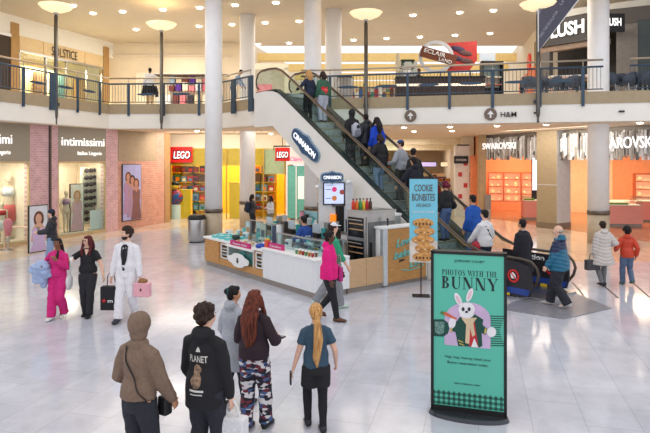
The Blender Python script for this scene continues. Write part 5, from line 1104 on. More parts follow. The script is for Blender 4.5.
# ================================================================ people
from mathutils.bvhtree import BVHTree
def remesh(name, m, vox, mt, parent, fold=0, puff=0, sm=3, fk=1.0, seed=0, mats=None, strand=0):
    bmesh.ops.recalc_face_normals(m.bm, faces=m.bm.faces)
    me = bpy.data.meshes.new('r'); m.bm.to_mesh(me); m.bm.free()
    o = bpy.data.objects.new('r', me); COL.objects.link(o)
    r = o.modifiers.new('r', 'REMESH'); r.mode = 'VOXEL'; r.voxel_size = vox; r.use_smooth_shade = True
    if sm: s = o.modifiers.new('s', 'SMOOTH'); s.factor = .5; s.iterations = sm
    dg = bpy.context.evaluated_depsgraph_get(); dg.update()
    n = bpy.data.meshes.new_from_object(o.evaluated_get(dg)); bpy.data.objects.remove(o); bpy.data.meshes.remove(me); n.name = name
    nv = len(n.vertices)
    if (fold or puff or strand) and nv:
        co = np.empty(nv*3); n.vertices.foreach_get('co', co); co = co.reshape(-1, 3)
        no = np.empty(nv*3); n.vertex_normals.foreach_get('vector', no); no = no.reshape(-1, 3)
        x, y, z = co.T; q = seed*1.7; d = np.zeros(nv)
        if fold:
            d += fold*(np.sin(17*fk*z+9*x+5*np.sin(7*y+q)+q)+.7*np.sin(29*fk*z-21*x+3*np.sin(11*x+q)+2*q)+.6*np.sin(13*x+31*y+7*z+q))/2
        if puff: d += .015*(np.abs(np.sin(pi*(z+.04*np.cos(9*x))/puff))**.6-.6)
        if strand: d += strand*(np.sin(160*x+6*np.sin(5*z+q))+np.sin(130*y+90*x+4*np.sin(7*z)))*.5
        co += no*d[:, None]; n.vertices.foreach_set('co', co.ravel()); n.update()
    n.materials.clear(); n.materials.append(mt)
    n.polygons.foreach_set('use_smooth', [True]*len(n.polygons))
    o = bpy.data.objects.new(name, n); COL.objects.link(o); o.parent = parent; return o
def rxy(m, rows, n=18):
    """rows: (x, y, z, rx, ry): horizontal oval rings"""
    return m.rings([[Vector((x+rx*cos(2*pi*k/n), y+ry*sin(2*pi*k/n)*1.0, z)) for k in range(n)] for x, y, z, rx, ry in rows])
def ik(a, b, l1, l2, pole):
    d = b-a; L = min(d.length, (l1+l2)*.999); dn = d.normalized(); b = a+dn*L
    c = (l1*l1-l2*l2+L*L)/(2*L); h = sqrt(max(0, l1*l1-c*c)); p = (pole-dn*pole.dot(dn)).normalized()
    return a+dn*c+p*h, b
def hairmat(name, c, c2): return mat(name, c, .55, spec=.25, var=0, c2=c2, scale=6, stretch=(12, 12, .9), bump=.6)
HB = hairmat('hair black', (38, 32, 32), (16, 13, 14)); HBR = hairmat('hair dark brown', (64, 46, 38), (28, 20, 17)); HRED = hairmat('hair dark red', (112, 42, 46), (44, 18, 24))
HBL = hairmat('hair golden', (222, 174, 112), (160, 108, 60)); HAUB = hairmat('hair auburn', (124, 62, 44), (44, 22, 20)); HGR = hairmat('hair grey', (190, 180, 170), (130, 120, 112)); HBURG = hairmat('hair burgundy', (130, 30, 62), (50, 14, 28))
SK = [mat('skin light', (226, 180, 156), .5, var=.02), mat('skin tan', (196, 142, 110), .5, var=.02), mat('skin brown', (132, 86, 62), .5, var=.02), mat('skin deep', (92, 60, 46), .5, var=.02)]
LIP = mat('lips', (170, 84, 84), .4, var=.02); EYEW = mat('eye white', (225, 222, 218), .3, var=0); IRIS = mat('iris dark', (30, 22, 20), .2, var=0)
def fab(name, c, **k): 
    k.setdefault('bump', .25); k.setdefault('scale', 40); return mat(name, c, k.pop('rough', .85), var=k.pop('var', .08), **k)
def person(label, loc, rz, H=1.7, skin=1, top='tee', topm=None, topname=None, hem=.5, sleeve=1.0, sw=1.0, bot=None, botw=1.0, both=.0, shoem=None, hair='short', hairm=None, hairlen=.2,
           rf=(.055, 0, 0), lf=(-.055, 0, 0), rh=None, lh=None, yaw=0, pitch=0, lean=0, detail=1, face=True, male=True, puff=0, hood=None, hat=None, fat=1.0, seed=1, group=None, beard=None, botname='trousers', skirt=None, child=False, elbow=None):
    t = thing('person', label, 'person', loc, rz, group); k = H
    vox = {0: .022, 1: .014, 2: .0095}[detail]
    R = {}
    up = lambda x, y, z: Vector((x*k, (y+math.tan(lean)*max(0, z-.53))*k, z*k))
    sh = .099 if male else .089; hs = 1.12 if child else 1.0
    hip = [Vector((s*.048*k, 0, .515*k)) for s in (1, -1)]; sho = [up(s*sh, 0, .782) for s in (1, -1)]
    ft = [Vector((f[0]*k, f[1]*k, (f[2]+.042)*k)) for f in (rf, lf)]
    legs = [ik(hip[i], ft[i], .245*k, .235*k, Vector((.15*(1, -1)[i], 1, 0))) for i in (0, 1)]
    hd = [Vector(h)*k if h else None for h in (rh, lh)]
    for i in (0, 1):
        if hd[i] is None: hd[i] = sho[i]+Vector(((1, -1)[i]*.055, .035, -.295))*k
    arms = [ik(sho[i], hd[i], .165*k, .15*k, Vector(((1, -1)[i]*.5, -1, -.2)) if not elbow else Vector(((1, -1)[i]*elbow[0], elbow[1], elbow[2]))) for i in (0, 1)]
    # ---- body
    m = MB(); g = fat
    tors = [(0, 0, .47, .075, .058), (0, -.004, .52, .094*g, .066*g), (0, 0, .58, .082*g, .058*g), (0, .004, .63, .074*g, .053*g), (0, .006, .70, .082*g, .061*g), (0, .0, .755, .088, .06), (0, 0, .79, .074, .05), (0, 0, .825, .044, .036), (0, .004, .86, .033, .033), (0, .01, .89, .03, .031)]
    if male: tors[3] = (0, .004, .63, .08*g, .056*g)
    rxy(m, [(up(x, y, z).x, up(x, y, z).y, z*k, a*k, b*k) for x, y, z, a, b in tors])
    for i, s in enumerate((1, -1)):
        kn, an = legs[i]; hp = hip[i]
        m.tube([hp+Vector((0, 0, .02*k)), hp.lerp(kn, .3), kn, kn.lerp(an, .3), an.lerp(kn, .15), an], [.058*k*g, .052*k*g, .033*k, .032*k, .021*k, .022*k], 10)
        m.tube([an, an+Vector((0, .02*k, -.025*k)), an+Vector((0, .09*k, -.032*k))], [.024*k, .024*k, .016*k], 8)
        el, wr = arms[i]
        m.tube([up(s*.045, 0, .79), sho[i], sho[i].lerp(el, .4), el, el.lerp(wr, .3), wr], [.034*k, .034*k, .029*k, .023*k, .022*k, .0145*k], 10)
        d = (wr-el).normalized(); side = Vector((s, 0, 0)); side = (side-d*side.dot(d)).normalized(); fw = d.cross(side)*(-s)
        fw = fw if fw.y > 0 or abs(fw.y) < .3 else -fw
        # palm: thin in side direction, broad along fw; fingers curl inwards (-side)
        hk = k*(1.0 if not child else .95)
        pc = wr+d*.03*hk
        m.rings([[q+fw*a*cos(2*pi*j/10)*hk+side*b*sin(2*pi*j/10)*hk for j in range(10)] for q, a, b in ((wr-d*.01*hk, .014, .012), (wr+d*.012*hk, .019, .011), (wr+d*.035*hk, .025, .010), (wr+d*.056*hk, .023, .009))])
        for j, (off, ln) in enumerate(((.0175, .038), (.006, .043), (-.006, .040), (-.0165, .031))):
            b0 = wr+d*.05*hk+fw*off*hk; b1 = b0+(d*.85-side*.35).normalized()*ln*.5*hk; b2 = b1+(d*.5-side*.8).normalized()*ln*.5*hk
            m.tube([b0-d*.01*hk, b0, b1, b2], [.0058*hk, .0056*hk, .0052*hk, .0042*hk], 6)
        t0 = wr+d*.015*hk+fw*.017*hk; m.tube([t0, t0+(fw*.8+d*.7-side*.2).normalized()*.022*hk, t0+(fw*.55+d*1.0-side*.5).normalized()*.042*hk], [.0075*hk, .0065*hk, .005*hk], 6)
        R['hand%d' % i] = wr+d*.055*hk
    # ---- head
    hc = up(0, .012, .93); Rm = Matrix.Translation(hc) @ Matrix.Rotation(yaw, 4, 'Z') @ Matrix.Rotation(-pitch, 4, 'X') @ Matrix.Scale(k/1.75*hs, 4)
    def hball(mm, c, r, n=14, q=10): 
        b = MB(); b.ball(c, r, n, q); b.xf(Rm); tmp = bpy.data.meshes.new('x'); b.bm.to_mesh(tmp); b.bm.free(); mm.bm.from_mesh(tmp); bpy.data.meshes.remove(tmp)
    hball(m, (0, -.008, .022), (.074, .092, .09)); hball(m, (0, .022, -.03), (.058, .066, .078)); hball(m, (0, .042, -.075), (.032, .035, .026)); hball(m, (0, .062, .0), (.05, .022, .05))
    hball(m, (0, .093, -.018), (.011, .016, .016), 8, 6); hball(m, (0, .088, .004), (.007, .011, .024), 8, 6); hball(m, (0, .083, -.05), (.021, .008, .008), 8, 5)
    for s in (1, -1): hball(m, (s*.076, -.005, -.008), (.01, .018, .03), 8, 6); hball(m, (s*.038, .066, -.02), (.022, .02, .02), 8, 6)
    body = remesh('body', m, vox, SK[skin], t, sm=2)
    def hpart(name, c, r, mt_, n=10, q=7):
        b = MB(); b.ball(c, r, n, q); b.xf(Rm); return obj(name, b, mt_, t, True)
    if face:
        for s in (1, -1):
            e = hpart('eye', (s*.031, .077, .012), (.0135, .009, .0085), EYEW); b = MB(); b.ball((s*.031, .084, .012), (.0065, .004, .0065), 8, 6); b.xf(Rm); obj('iris', b, IRIS, e, True)
            hpart('eyebrow', (s*.033, .083, .032), (.018, .005, .0035), hairm or HB)
        hpart('mouth', (0, .088, -.052), (.021, .006, .0065), LIP)
    if beard:
        b = MB(); hball(b, (0, .03, -.068), (.062, .062, .052)); hball(b, (0, .078, -.034), (.03, .014, .006)); remesh('beard', b, .012, beard, t, sm=1, strand=.002)
    # ---- hair
    hm = hairm or HB; hv = max(.01, vox)
    if hair not in ('none', 'bald') :
        b = MB()
        hball(b, (0, -.022, .032), (.085, .094, .094)); hball(b, (0, -.05, -.02), (.074, .06, .07)); hball(b, (0, .03, .082), (.062, .055, .034))
        for s in (1, -1): hball(b, (s*.068, -.005, .03), (.02, .05, .04))
        if hair == 'curly':
            rnd = random.Random(seed)
            for j in range(70):
                a, e_ = rnd.uniform(0, 2*pi), rnd.uniform(-.5, 1.5); v = Vector((cos(a)*cos(e_), sin(a)*cos(e_), sin(e_)))
                if v.y > .45 and v.z < .55: continue
                hball(b, (v.x*.092, v.y*.1-.018, v.z*.1+.03), rnd.uniform(.02, .034), 6, 5)
        if hair in ('bob', 'long'):
            L = hairlen*1.75
            for s in (1, -1): hball(b, (s*.078, .01, -.03), (.022, .045, .085))
            rows = []
            n_ = 8
            for j in range(n_+1):
                f = j/n_; z = .03-L*f; w_ = (.088+.035*sin(pi*min(1, f*1.3))) if f < .75 else .112-.06*(f-.75)/.25
                y = -.055-(.05+.05*(hairlen > .2))*min(1, f*2.2)+.02*f; rows.append((0, y, z, w_, .05 if f > .2 else .06))
            c = MB(); rxy(c, rows, 20); c.xf(Matrix.Translation(hc) @ Matrix.Rotation(yaw*.35, 4, 'Z') @ Matrix.Scale(k/1.75*hs, 4)); tmp = bpy.data.meshes.new('x'); c.bm.to_mesh(tmp); c.bm.free(); b.bm.from_mesh(tmp)
            if hair == 'long' and face:
                for s in (1, -1):
                    c = MB(); c.tube([(s*.075, .02, .03), (s*.09, .035, -.08), (s*.1, .07, -.2), (s*.085, .085, -.1-L*.6)], [.025, .03, .034, .015], 8); c.xf(Matrix.Translation(hc) @ Matrix.Rotation(yaw*.35, 4, 'Z') @ Matrix.Scale(k/1.75*hs, 4)); tmp = bpy.data.meshes.new('x'); c.bm.to_mesh(tmp); c.bm.free(); b.bm.from_mesh(tmp)
        if hair == 'bun':
            hball(b, (0, -.115, .045), (.042, .036, .042))
        if hair == 'pony':
            L = hairlen*1.75; c = MB(); c.tube([(0, -.09, .03), (0, -.14, .0), (0, -.165, -.1), (.015, -.175, -.1-L*.35), (-.01, -.17, -.1-L*.75), (0, -.16, -.1-L)], [.022, .03, .045, .06, .05, .01], 12); c.xf(Matrix.Translation(hc) @ Matrix.Rotation(yaw*.4, 4, 'Z') @ Matrix.Scale(k/1.75*hs, 4)); tmp = bpy.data.meshes.new('x'); c.bm.to_mesh(tmp); c.bm.free(); b.bm.from_mesh(tmp)
        remesh('hair', b, hv, hm, t, sm=1 if hair == 'curly' else 2, strand=.003 if detail == 2 else 0)
    if hair == 'bald': 
        b = MB(); hball(b, (0, -.045, -.005), (.08, .066, .045)); remesh('hair', b, hv, hm, t, sm=2)
    # ---- clothes
    tm = topm or fab('black cloth', (34, 34, 38)); inf = {'tee': .005, 'hoodie': .0115, 'jacket': .012, 'puffer': .019, 'coat': .013, 'blazer': .009}.get(top, .01)*1.0
    b = MB(); hm_ = hem
    rows = []
    zs = [hm_, hm_+.035, .52, .56, .6, .65, .7, .75, .785, .81, .83, .848]
    zs = sorted(set(z for z in zs if z >= hm_))
    def prof(z):
        P_ = tors
        for a, c in zip(P_, P_[1:]):
            if a[2] <= z <= c[2]: f = (z-a[2])/(c[2]-a[2]); return [a[j]+(c[j]-a[j])*f for j in (0, 1, 2, 3, 4)]
        return [0, 0, z, .088*g, .066*g]
    for z in zs:
        q = prof(max(.5, z)); e_ = inf*sw if z < .8 else inf*.7
        loose = {'hoodie': .9, 'jacket': .75, 'puffer': 1, 'coat': .8, 'tee': .5, 'blazer': .5}.get(top, .4)
        a, c = q[3]+e_, q[4]+e_
        wd = .088*g+e_; 
        if z < .75: a = max(a, a+(wd-a)*loose)
        if z < .5: a, c = wd+(.5-z)*(.42 if top == 'puffer' else .2 if top == 'coat' else .02), .07*g+e_+(.5-z)*.1
        if top in ('hoodie', 'puffer') and z <= hm_+.02: a, c = a*.93, c*.93
        if z > .82 and top in ('hoodie', 'jacket', 'puffer', 'coat'): a += .008; c += .008
        if bot and z < .62: a = max(a, .092*g+.008*botw*g+.009); c = max(c, .066*g+.008*botw*g+.009+(.012 if top in ('hoodie', 'jacket') else 0))
        p_ = up(q[0], q[1], z); rows.append((p_.x, p_.y, z*k, a*k, c*k))
    rxy(b, rows, 22)
    for i, s in enumerate((1, -1)):
        el, wr = arms[i]; e_ = inf*.85*sw
        pts = [up(s*.03, 0, .80), up(s*.06, 0, .796), sho[i], sho[i].lerp(el, .45), el]; rr = [.03, .036+e_*.3, .0355+e_*.7, .033+e_, .029+e_]
        if sleeve > .6: pts += [el.lerp(wr, .4), el.lerp(wr, .8), wr+(wr-el).normalized()*.0*k] if sleeve >= 1 else [el.lerp(wr, .5)]; rr += [.027+e_, .024+e_, .018+e_*.6] if sleeve >= 1 else [.027+e_]
        elif sleeve <= .6: pts = pts[:4]; rr = rr[:4]; rr[3] += .003; pts[3] = sho[i].lerp(el, .62)
        if sleeve > 0: b.tube(pts, [r*k for r in rr], 12)
    if hood == 'down': rxy(b, [(up(0, -.04, .81).x, up(0, -.035, .81).y, .80*k, .05*k, .03*k), (0, up(0, -.04, .84).y, .835*k, .062*k, .045*k), (0, up(0, -.03, .86).y, .868*k, .058*k, .04*k), (0, up(0, -.03, .88).y, .882*k, .04*k, .025*k)])
    if hood == 'up':
        hball(b, (0, -.02, .015), (.105, .115, .125), 18, 12); hball(b, (0, -.02, -.08), (.09, .085, .08))
    nm = topname or {'tee': 't_shirt', 'hoodie': 'hoodie', 'jacket': 'jacket', 'puffer': 'puffer_jacket', 'coat': 'coat', 'blazer': 'blazer'}[top]
    top_o = remesh(nm, b, vox*1.1, tm, t, fold=(.006 if top != 'tee' else .0035)*k/1.7, puff=puff, sm=2, seed=seed)
    if bot:
        b = MB(); e_ = .008*botw
        rxy(b, [(0, -.002*k, z*k, (a+e_)*g*k, (c+e_)*g*k) for z, a, c in ((.455, .07, .056), (.49, .088, .064), (.53, .092, .066), (.58, .084, .06), (.61, .077, .056))], 20)
        for i, s in enumerate((1, -1)):
            kn, an = legs[i]; hp = hip[i]; end = kn.lerp(an, 1-both*0) if both <= 0 else kn
            pts = [hp+Vector((0, 0, .01*k)), hp.lerp(kn, .3), hp.lerp(kn, .7), kn, kn.lerp(an, .35), kn.lerp(an, .75), kn.lerp(an, 1.0)+Vector((0, 0, -.008*k))]; rr = [.058*g+e_, .055*g+e_, .044*g+e_, .036+e_*1.2, .035+e_*1.4, .027+e_*1.8, .026+e_*2.0]
            if both > 0: n_ = 3 if both < .7 else 4; pts, rr = pts[:n_], rr[:n_]; rr[-1] += .01
            b.tube(pts, [r*k for r in rr], 12)
        remesh(botname, b, vox*1.1, bot, t, fold=.004*botw, sm=2, seed=seed+3, fk=1.6)
    sm_ = shoem or BLACK
    for i in (0, 1):
        kn, an = legs[i]; b = MB(); z0 = an.z-.042*k
        dirv = Vector((0, 1, 0))
        def sr(y, w_, h, zb=0): return [Vector((an.x+w_*k*cos(2*pi*j/14), an.y+y*k, z0+zb*k+h*k*(.5+.5*sin(2*pi*j/14)))) for j in range(14)]
        b.rings([sr(-.042, .018, .03, .004), sr(-.035, .026, .05), sr(-.01, .03, .062), sr(.02, .031, .055), sr(.055, .034, .036), sr(.085, .031, .03), sr(.108, .02, .022, .002)])
        lift = (rf, lf)[i][2]
        if lift > .02: b.xf(Matrix.Translation(an) @ Matrix.Rotation(-min(.7, lift*5), 4, 'X') @ Matrix.Translation(-an))
        so = obj('shoe', b, sm_, t, True)
    R.update(t=t, top=top_o, Rm=Rm, up=up, k=k, body=body, hball=hball, hc=hc)
    # ---- hats
    if hat:
        kind, hmat = hat; b = MB()
        if kind == 'beanie': hball(b, (0, -.012, .05), (.088, .1, .085)); hball(b, (0, -.01, .03), (.091, .103, .03))
        else:
            hball(b, (0, -.008, .055), (.086, .1, .07)); b2 = MB(); b2.vprism([(0, 0)]*0 or [(-.065, .0), (.065, .0), (.055, .01), (-.055, .01)], .04, .16); b2.xf(Rm @ Matrix.Translation((0, 0, .045))); tmp = bpy.data.meshes.new('x'); b2.bm.to_mesh(tmp); b2.bm.free(); b.bm.from_mesh(tmp)
        remesh(kind if kind == 'beanie' else 'cap', b, .01, hmat, t, sm=1)
    return R
def decal(R, name, shapes, mt_, side=-1, off=.005, target=None):
    """flat print laid onto the clothing: shapes are lists of (x, z) outlines in metres, side -1 = back, 1 = chest"""
    o = target or R['top']; bm0 = bmesh.new(); bm0.from_mesh(o.data); tree = BVHTree.FromBMesh(bm0); bm0.free(); m = MB()
    for pts in shapes:
        f = m.face([m.bm.verts.new((x, 0, z)) for x, z in pts])
    bmesh.ops.triangulate(m.bm, faces=m.bm.faces[:]); bmesh.ops.subdivide_edges(m.bm, edges=m.bm.edges[:], cuts=3, use_grid_fill=True)
    for v in m.bm.verts:
        h = tree.ray_cast(Vector((v.co.x, side*1.2, v.co.z)), Vector((0, -side, 0)))
        v.co.y = (h[0].y if h[0] else side*.1)+side*off
    return obj(name, m, mt_, R['t'])
def tdecal(R, s, mt_, cx, cz, h, w, side=-1, name='back_print'):
    o = txt(name, s, mt_, R['t'], (0, 0, 0), h, w, (0, 0, 0), ext=0, bold=.02); me = o.data; t_ = R['top']
    bm0 = bmesh.new(); bm0.from_mesh(t_.data); tree = BVHTree.FromBMesh(bm0); bm0.free()
    for v in me.vertices:
        x, z = cx+v.co.x*(1 if side < 0 else -1), cz+v.co.y; h_ = tree.ray_cast(Vector((x, side*1.2, z)), Vector((0, -side, 0)))
        v.co = (x, (h_[0].y if h_[0] else side*.1)+side*.006, z)
    return o
def W(R, v): return Matrix.Translation(R['t'].location) @ Matrix.Rotation(R['t'].rotation_euler.z, 4, 'Z') @ Vector(v)
CB = fab('black cloth', (34, 34, 38)); CW = fab('white cotton', (228, 228, 230)); JB = fab('blue denim', (84, 108, 150)); JL = fab('light denim', (140, 162, 196)); JG = fab('black denim', (44, 46, 54)); GRYC = fab('grey marl', (160, 164, 172)); NAVYC = fab('navy cloth', (36, 44, 66)); PURE = mat('sneaker white', (226, 226, 226), .5); BRS = mat('brown shoe', (96, 62, 44), .5)

# -- three walking towards the camera
HOT = fab('fuchsia velour', (214, 40, 124), var=.12)
r = person('person in fuchsia tracksuit carrying a pale blue puffer jacket over one arm', G(58, 318), pi-.12, 1.6, 2, 'hoodie', HOT, 'tracksuit_top', .53, bot=HOT, botw=1.9, shoem=PURE, hair='pony', hairm=HB, hairlen=.12, rf=(.03, .1, 0), lf=(-.055, -.05, .03), rh=(.15, .1, .66), lh=(-.06, .12, .74), male=False, detail=2, seed=2, pitch=-.1)
gl = MB(); 
for s in (1, -1): gl.rings([[Vector((s*.032+(.022+.003*(1 if q in (0, 3) else -1))*cos(j*pi/8), .09+(.004 if q < 2 else 0), .01+(.018+.003*(1 if q in (0, 3) else -1))*sin(j*pi/8))) for q in range(4)] for j in range(16)], cap=False, closed=True)
gl.xf(r['Rm']); obj('glasses', gl, BLACK, r['t'])
b = MB(); b.tube([(-.04, .06, 1.36), (-.05, .1, 1.28), (-.05, .12, 1.16)], [.02, .03, .022]); remesh('front_hair_strand', b, .012, HBR, r['t'], strand=.002)
b = MB(); p = W(r, (.16*1.6, .15, 1.02)); g = thing('carried_puffer_jacket', 'pale blue puffer jacket draped over the arm of the person in fuchsia', 'jacket', p, pi)
b.ball((0, 0, .02), (.17, .14, .13)).ball((.07, -.02, -.16), (.12, .11, .17)).ball((-.1, .0, -.1), (.12, .12, .12)).ball((.12, 0, -.02), (.12, .11, .1)).ball((-.02, -.02, -.27), (.09, .08, .12)); remesh('jacket_body', b, .013, fab('powder blue nylon', (160, 180, 216), rough=.5), g, fold=.016, puff=.1, fk=1.5)
obj('jacket_collar', MB().tube([(-.16, -.08, .04), (-.1, -.14, .1), (.0, -.15, .08)], .025), GRYC, g, True)
p = W(r, (-.2, -.06, .72)); g = thing('white_tote', 'white tote bag hanging beside the fuchsia tracksuit', 'bag', p, pi); b = MB(); b.ball((0, 0, 0), (.06, .13, .17)); remesh('tote_body', b, .014, CW, g, fold=.008); obj('tote_strap', MB().tube([(0, -.07, .12), (.02, -.02, .5), (.06, .0, .62), (0, .07, .12)], .012, 6), CW, g)
r = person('woman in black with long dark red hair, glasses, short sleeves and boots', G(88, 316), pi+.05, 1.63, 0, 'tee', CB, 'black_top', .55, sleeve=.5, bot=fab('charcoal jogger', (44, 44, 50)), botw=1.2, shoem=BLACK, hair='long', hairm=HRED, hairlen=.2, rf=(.04, -.04, .0), lf=(-.035, .05, 0), rh=(.15, .16, .72), lh=(-.22, .1, .52), yaw=-.55, male=False, detail=2, seed=3)
decal(r, 'neckline_skin', [[(-.05, 1.36), (.05, 1.36), (.0, 1.24)]], SK[0], 1, .004)
gl = MB()
for s in (1, -1): gl.rings([[Vector((s*.032+(.022+.003*(1 if q in (0, 3) else -1))*cos(j*pi/8), .09+(.004 if q < 2 else 0), .01+(.018+.003*(1 if q in (0, 3) else -1))*sin(j*pi/8))) for q in range(4)] for j in range(16)], cap=False, closed=True)
gl.xf(r['Rm']); obj('glasses', gl, BLACK, r['t'])
h = W(r, r['hand0']); g = thing('held_cup', 'small white cup in the hand of the woman in black', 'cup', h-Vector((0, 0, .04))); obj('cup_body', MB().lathe([(.025, 0), (.035, .1)], n=10), WHITE, g, True); obj('cup_rim', MB().lathe([(.037, .1), (.037, .105)], n=10), GREY, g)
WB = fab('white blazer cloth', (236, 234, 238), rough=.7)
r = person('bearded man in white blazer and white trousers with a bag in each hand', G(127, 320), pi-.1, 1.83, 0, 'blazer', WB, 'blazer', .47, bot=WB, botw=1.4, shoem=mat('navy shoe', (40, 44, 58), .5), hair='curly', hairm=HBR, rf=(.05, .11, 0), lf=(-.05, -.1, .03), rh=(.165, .03, .44), lh=(-.17, .05, .44), yaw=-.75, detail=2, seed=5, beard=HBR)
decal(r, 'black_shirt', [[(-.04, 1.50), (.04, 1.50), (.035, 1.2), (.02, 1.0), (-.02, 1.0), (-.035, 1.2)]], CB, 1, .006); 
decal(r, 'black_lapel', [[(.035, 1.49), (.07, 1.47), (.07, 1.3), (.03, 1.1), (.02, 1.12)], [(-.035, 1.49), (-.07, 1.47), (-.07, 1.3), (-.03, 1.1), (-.02, 1.12)]], mat('satin black', (26, 26, 36), .4), 1, .012)
h = W(r, r['hand0']); g = thing('black_shopping_bag', 'tall black shopping bag with a red star and white letter, held by the bearded man', 'bag', (h.x, h.y-.02, .22), pi)
obj('bag_body', MB().box(-.17, -.08, 0, .17, .08, .46), CB, g, bevel=.015); obj('bag_handle', MB().tube([(-.09, -.08, .44), (-.06, -.04, .66), (.0, 0, .72), (.06, -.04, .66), (.09, -.08, .44)], .009, 6), CB, g)
st = [(.045*(1 if j % 2 == 0 else .42)*sin(j*pi/5)+.09, .045*(1 if j % 2 == 0 else .42)*cos(j*pi/5)+.19) for j in range(10)]
# the bag faces the viewer with its -y side after the half turn it is +y
obj('red_star', MB().vprism(st, .082, .09), mat('star red', (220, 40, 40), .5), g); txt('lettering', 'm', WHITE, g, (-.03, .083, .155), .07, .1, (pi/2, 0, pi), ext=.004, bold=.02)
h = W(r, r['hand1']); g = thing('pink_handbag', 'pale pink handbag with tan fur trim, held by the bearded man', 'bag', (h.x+.05, h.y-.02, .5), pi-.2)
obj('bag_body', MB().box(-.16, -.07, 0, .16, .07, .27), mat('blush leather', (236, 172, 184), .5), g, bevel=.02); obj('bag_handle', MB().tube([(-.08, 0, .26), (-.05, 0, .38), (.05, 0, .38), (.08, 0, .26)], .01, 6), mat('blush leather', (236, 172, 184), .5), g); 
b = MB(); b.ball((0, 0, .3), (.1, .07, .06)); remesh('fur_trim', b, .012, fab('tan fur', (150, 110, 70)), g, fold=.012, fk=3); obj('bag_charm', MB().ball((0, .08, .14), (.02, .01, .03), 8, 6), BRS, g, True)
# -- man at the shopfront
r = person('man in black puffer jacket and navy beanie walking past the standing poster', G(52, 268.5), pi/2+.25, 1.72, 0, 'puffer', fab('black nylon', (34, 36, 44), rough=.45), 'puffer_jacket', .47, bot=JL, hair='short', hairm=HB, rh=(.1, .18, .62), lh=(-.1, .2, .62), rf=(.05, .1, 0), lf=(-.05, -.1, .03), puff=.09, hood='down', hat=('beanie', NAVYC), seed=4, detail=1)
obj('grey_scarf', MB().tube([r['up'](-.04, .02, .83), r['up'](0, .05, .835), r['up'](.04, .02, .83), r['up'](0, -.03, .84)], .028), GRYC, r['t'], True)
g = thing('held_phone', 'phone held by the man in the navy beanie', 'phone', W(r, r['hand0'])); obj('phone_body', MB().box(-.035, -.005, 0, .035, .005, .14), BLACK, g); obj('phone_screen', MB().box(-.03, -.007, .01, .03, -.005, .13), GREY, g)
# -- front row, backs to us
BRN = fab('mushroom brown fleece', (128, 106, 90), var=.1)
p5 = P(139, 0, 5.55); r = person('person in mushroom-brown hoodie, hood up, with a black strap across the back', (p5.x, p5.y, 0), -.5, 1.70, 1, 'hoodie', BRN, 'hoodie', .535, sw=1.25, bot=JG, botw=1.2, shoem=BLACK, hair='none', rf=(.055, .08, 0), lf=(-.055, -.09, .03), rh=(.135, .12, .50), lh=(-.11, .12, .56), hood='up', face=True, detail=2, seed=7, fat=.95)
b = MB(); pts = []
bm0 = bmesh.new(); bm0.from_mesh(r['top'].data); tree = BVHTree.FromBMesh(bm0); bm0.free()
for i in range(13):
    f = i/12; x = -.11+.27*f; z = 1.385-.46*f; hh = tree.ray_cast(Vector((x, -1.2, z)), Vector((0, 1, 0))); pts.append(Vector((x, (hh[0].y if hh[0] else -.1)-.004, z)))
g = thing('crossbody_strap', 'black crossbody bag strap over the brown hoodie', 'bag', r['t'].location, -.5); obj('strap', MB().tube(pts, [(.005, .02)]*13, 8), BLACK, g, True); obj('small_pouch', MB().box(.13, .1, .72, .24, .2, .9), BLACK, g, bevel=.02)
r = person('person in black hoodie with a pale back print and thick dark curly hair', (X_(205, 5.75), 5.75, 0), -.42, 1.73, 0, 'hoodie', fab('black fleece', (30, 30, 34)), 'hoodie', .44, sw=1.0, bot=JG, botw=1.5, hair='curly', hairm=HBR, rf=(.055, .05, 0), lf=(-.055, -.06, .02), rh=(.14, .06, .44), lh=(-.12, .1, .5), hood='down', yaw=-.5, detail=2, seed=9)
PRT = mat('print grey white', (214, 212, 206), .7); tdecal(r, 'PLANET', PRT, .0, 1.2, .065, .2)
decal(r, 'printed_bear', [[(.0+.045*cos(a), 1.13+.05*sin(a)) for a in np.linspace(0, 2*pi, 12, False)], [(.01+.06*cos(a), 1.03+.07*sin(a)) for a in np.linspace(0, 2*pi, 12, False)]], mat('print tan', (168, 138, 112), .7, var=.4, scale=30)); decal(r, 'print_line', [[(-.06, .93), (.09, .93), (.09, .95), (-.06, .95)], [(-.05, .9), (.08, .9), (.08, .91), (-.05, .91)], [(-.02, 1.3), (.03, 1.3), (.02, 1.33), (0, 1.35), (-.01, 1.33)]], PRT)
h = W(r, r['hand0']); g = thing('white_carrier_bag', 'white carrier bag with thick handles held by the person in the black hoodie', 'bag', (h.x, h.y, .34), -.4); b = MB(); b.box(-.15, -.07, 0, .15, .07, .3); obj('bag_body', b, CW, g, bevel=.02); obj('bag_handle', MB().tube([(-.09, 0, .28), (-.05, 0, .4), (0, 0, .46), (.05, 0, .4), (.09, 0, .28)], .012, 6), CW, g)
r = person('girl in long light grey hooded coat with hair bun and teal scrunchie', (X_(233, 7.45), 7.45, 0), -.75, 1.55, 1, 'coat', fab('light grey fleece', (168, 172, 180)), 'coat', .33, sw=1.3, bot=JG, shoem=BLACK, hair='bun', hairm=HB, rf=(.05, .1, 0), lf=(-.05, -.1, .02), rh=(.12, .12, .6), lh=(-.13, .08, .5), hood='down', yaw=-.5, male=False, detail=2, seed=11)
sc_ = MB(); hb = r['hball']; sc2 = MB(); sc2.rings([[Vector(((.042+.012*cos(q*pi/3))*cos(j*pi/8), -.1+.012*sin(q*pi/3)*1, .045+(.042+.012*cos(q*pi/3))*sin(j*pi/8))) for q in range(6)] for j in range(16)], cap=False, closed=True); sc2.xf(r['Rm']); obj('scrunchie', sc2, mat('scrunchie teal', (30, 92, 92), .7), r['t'], True)
b = MB(); 
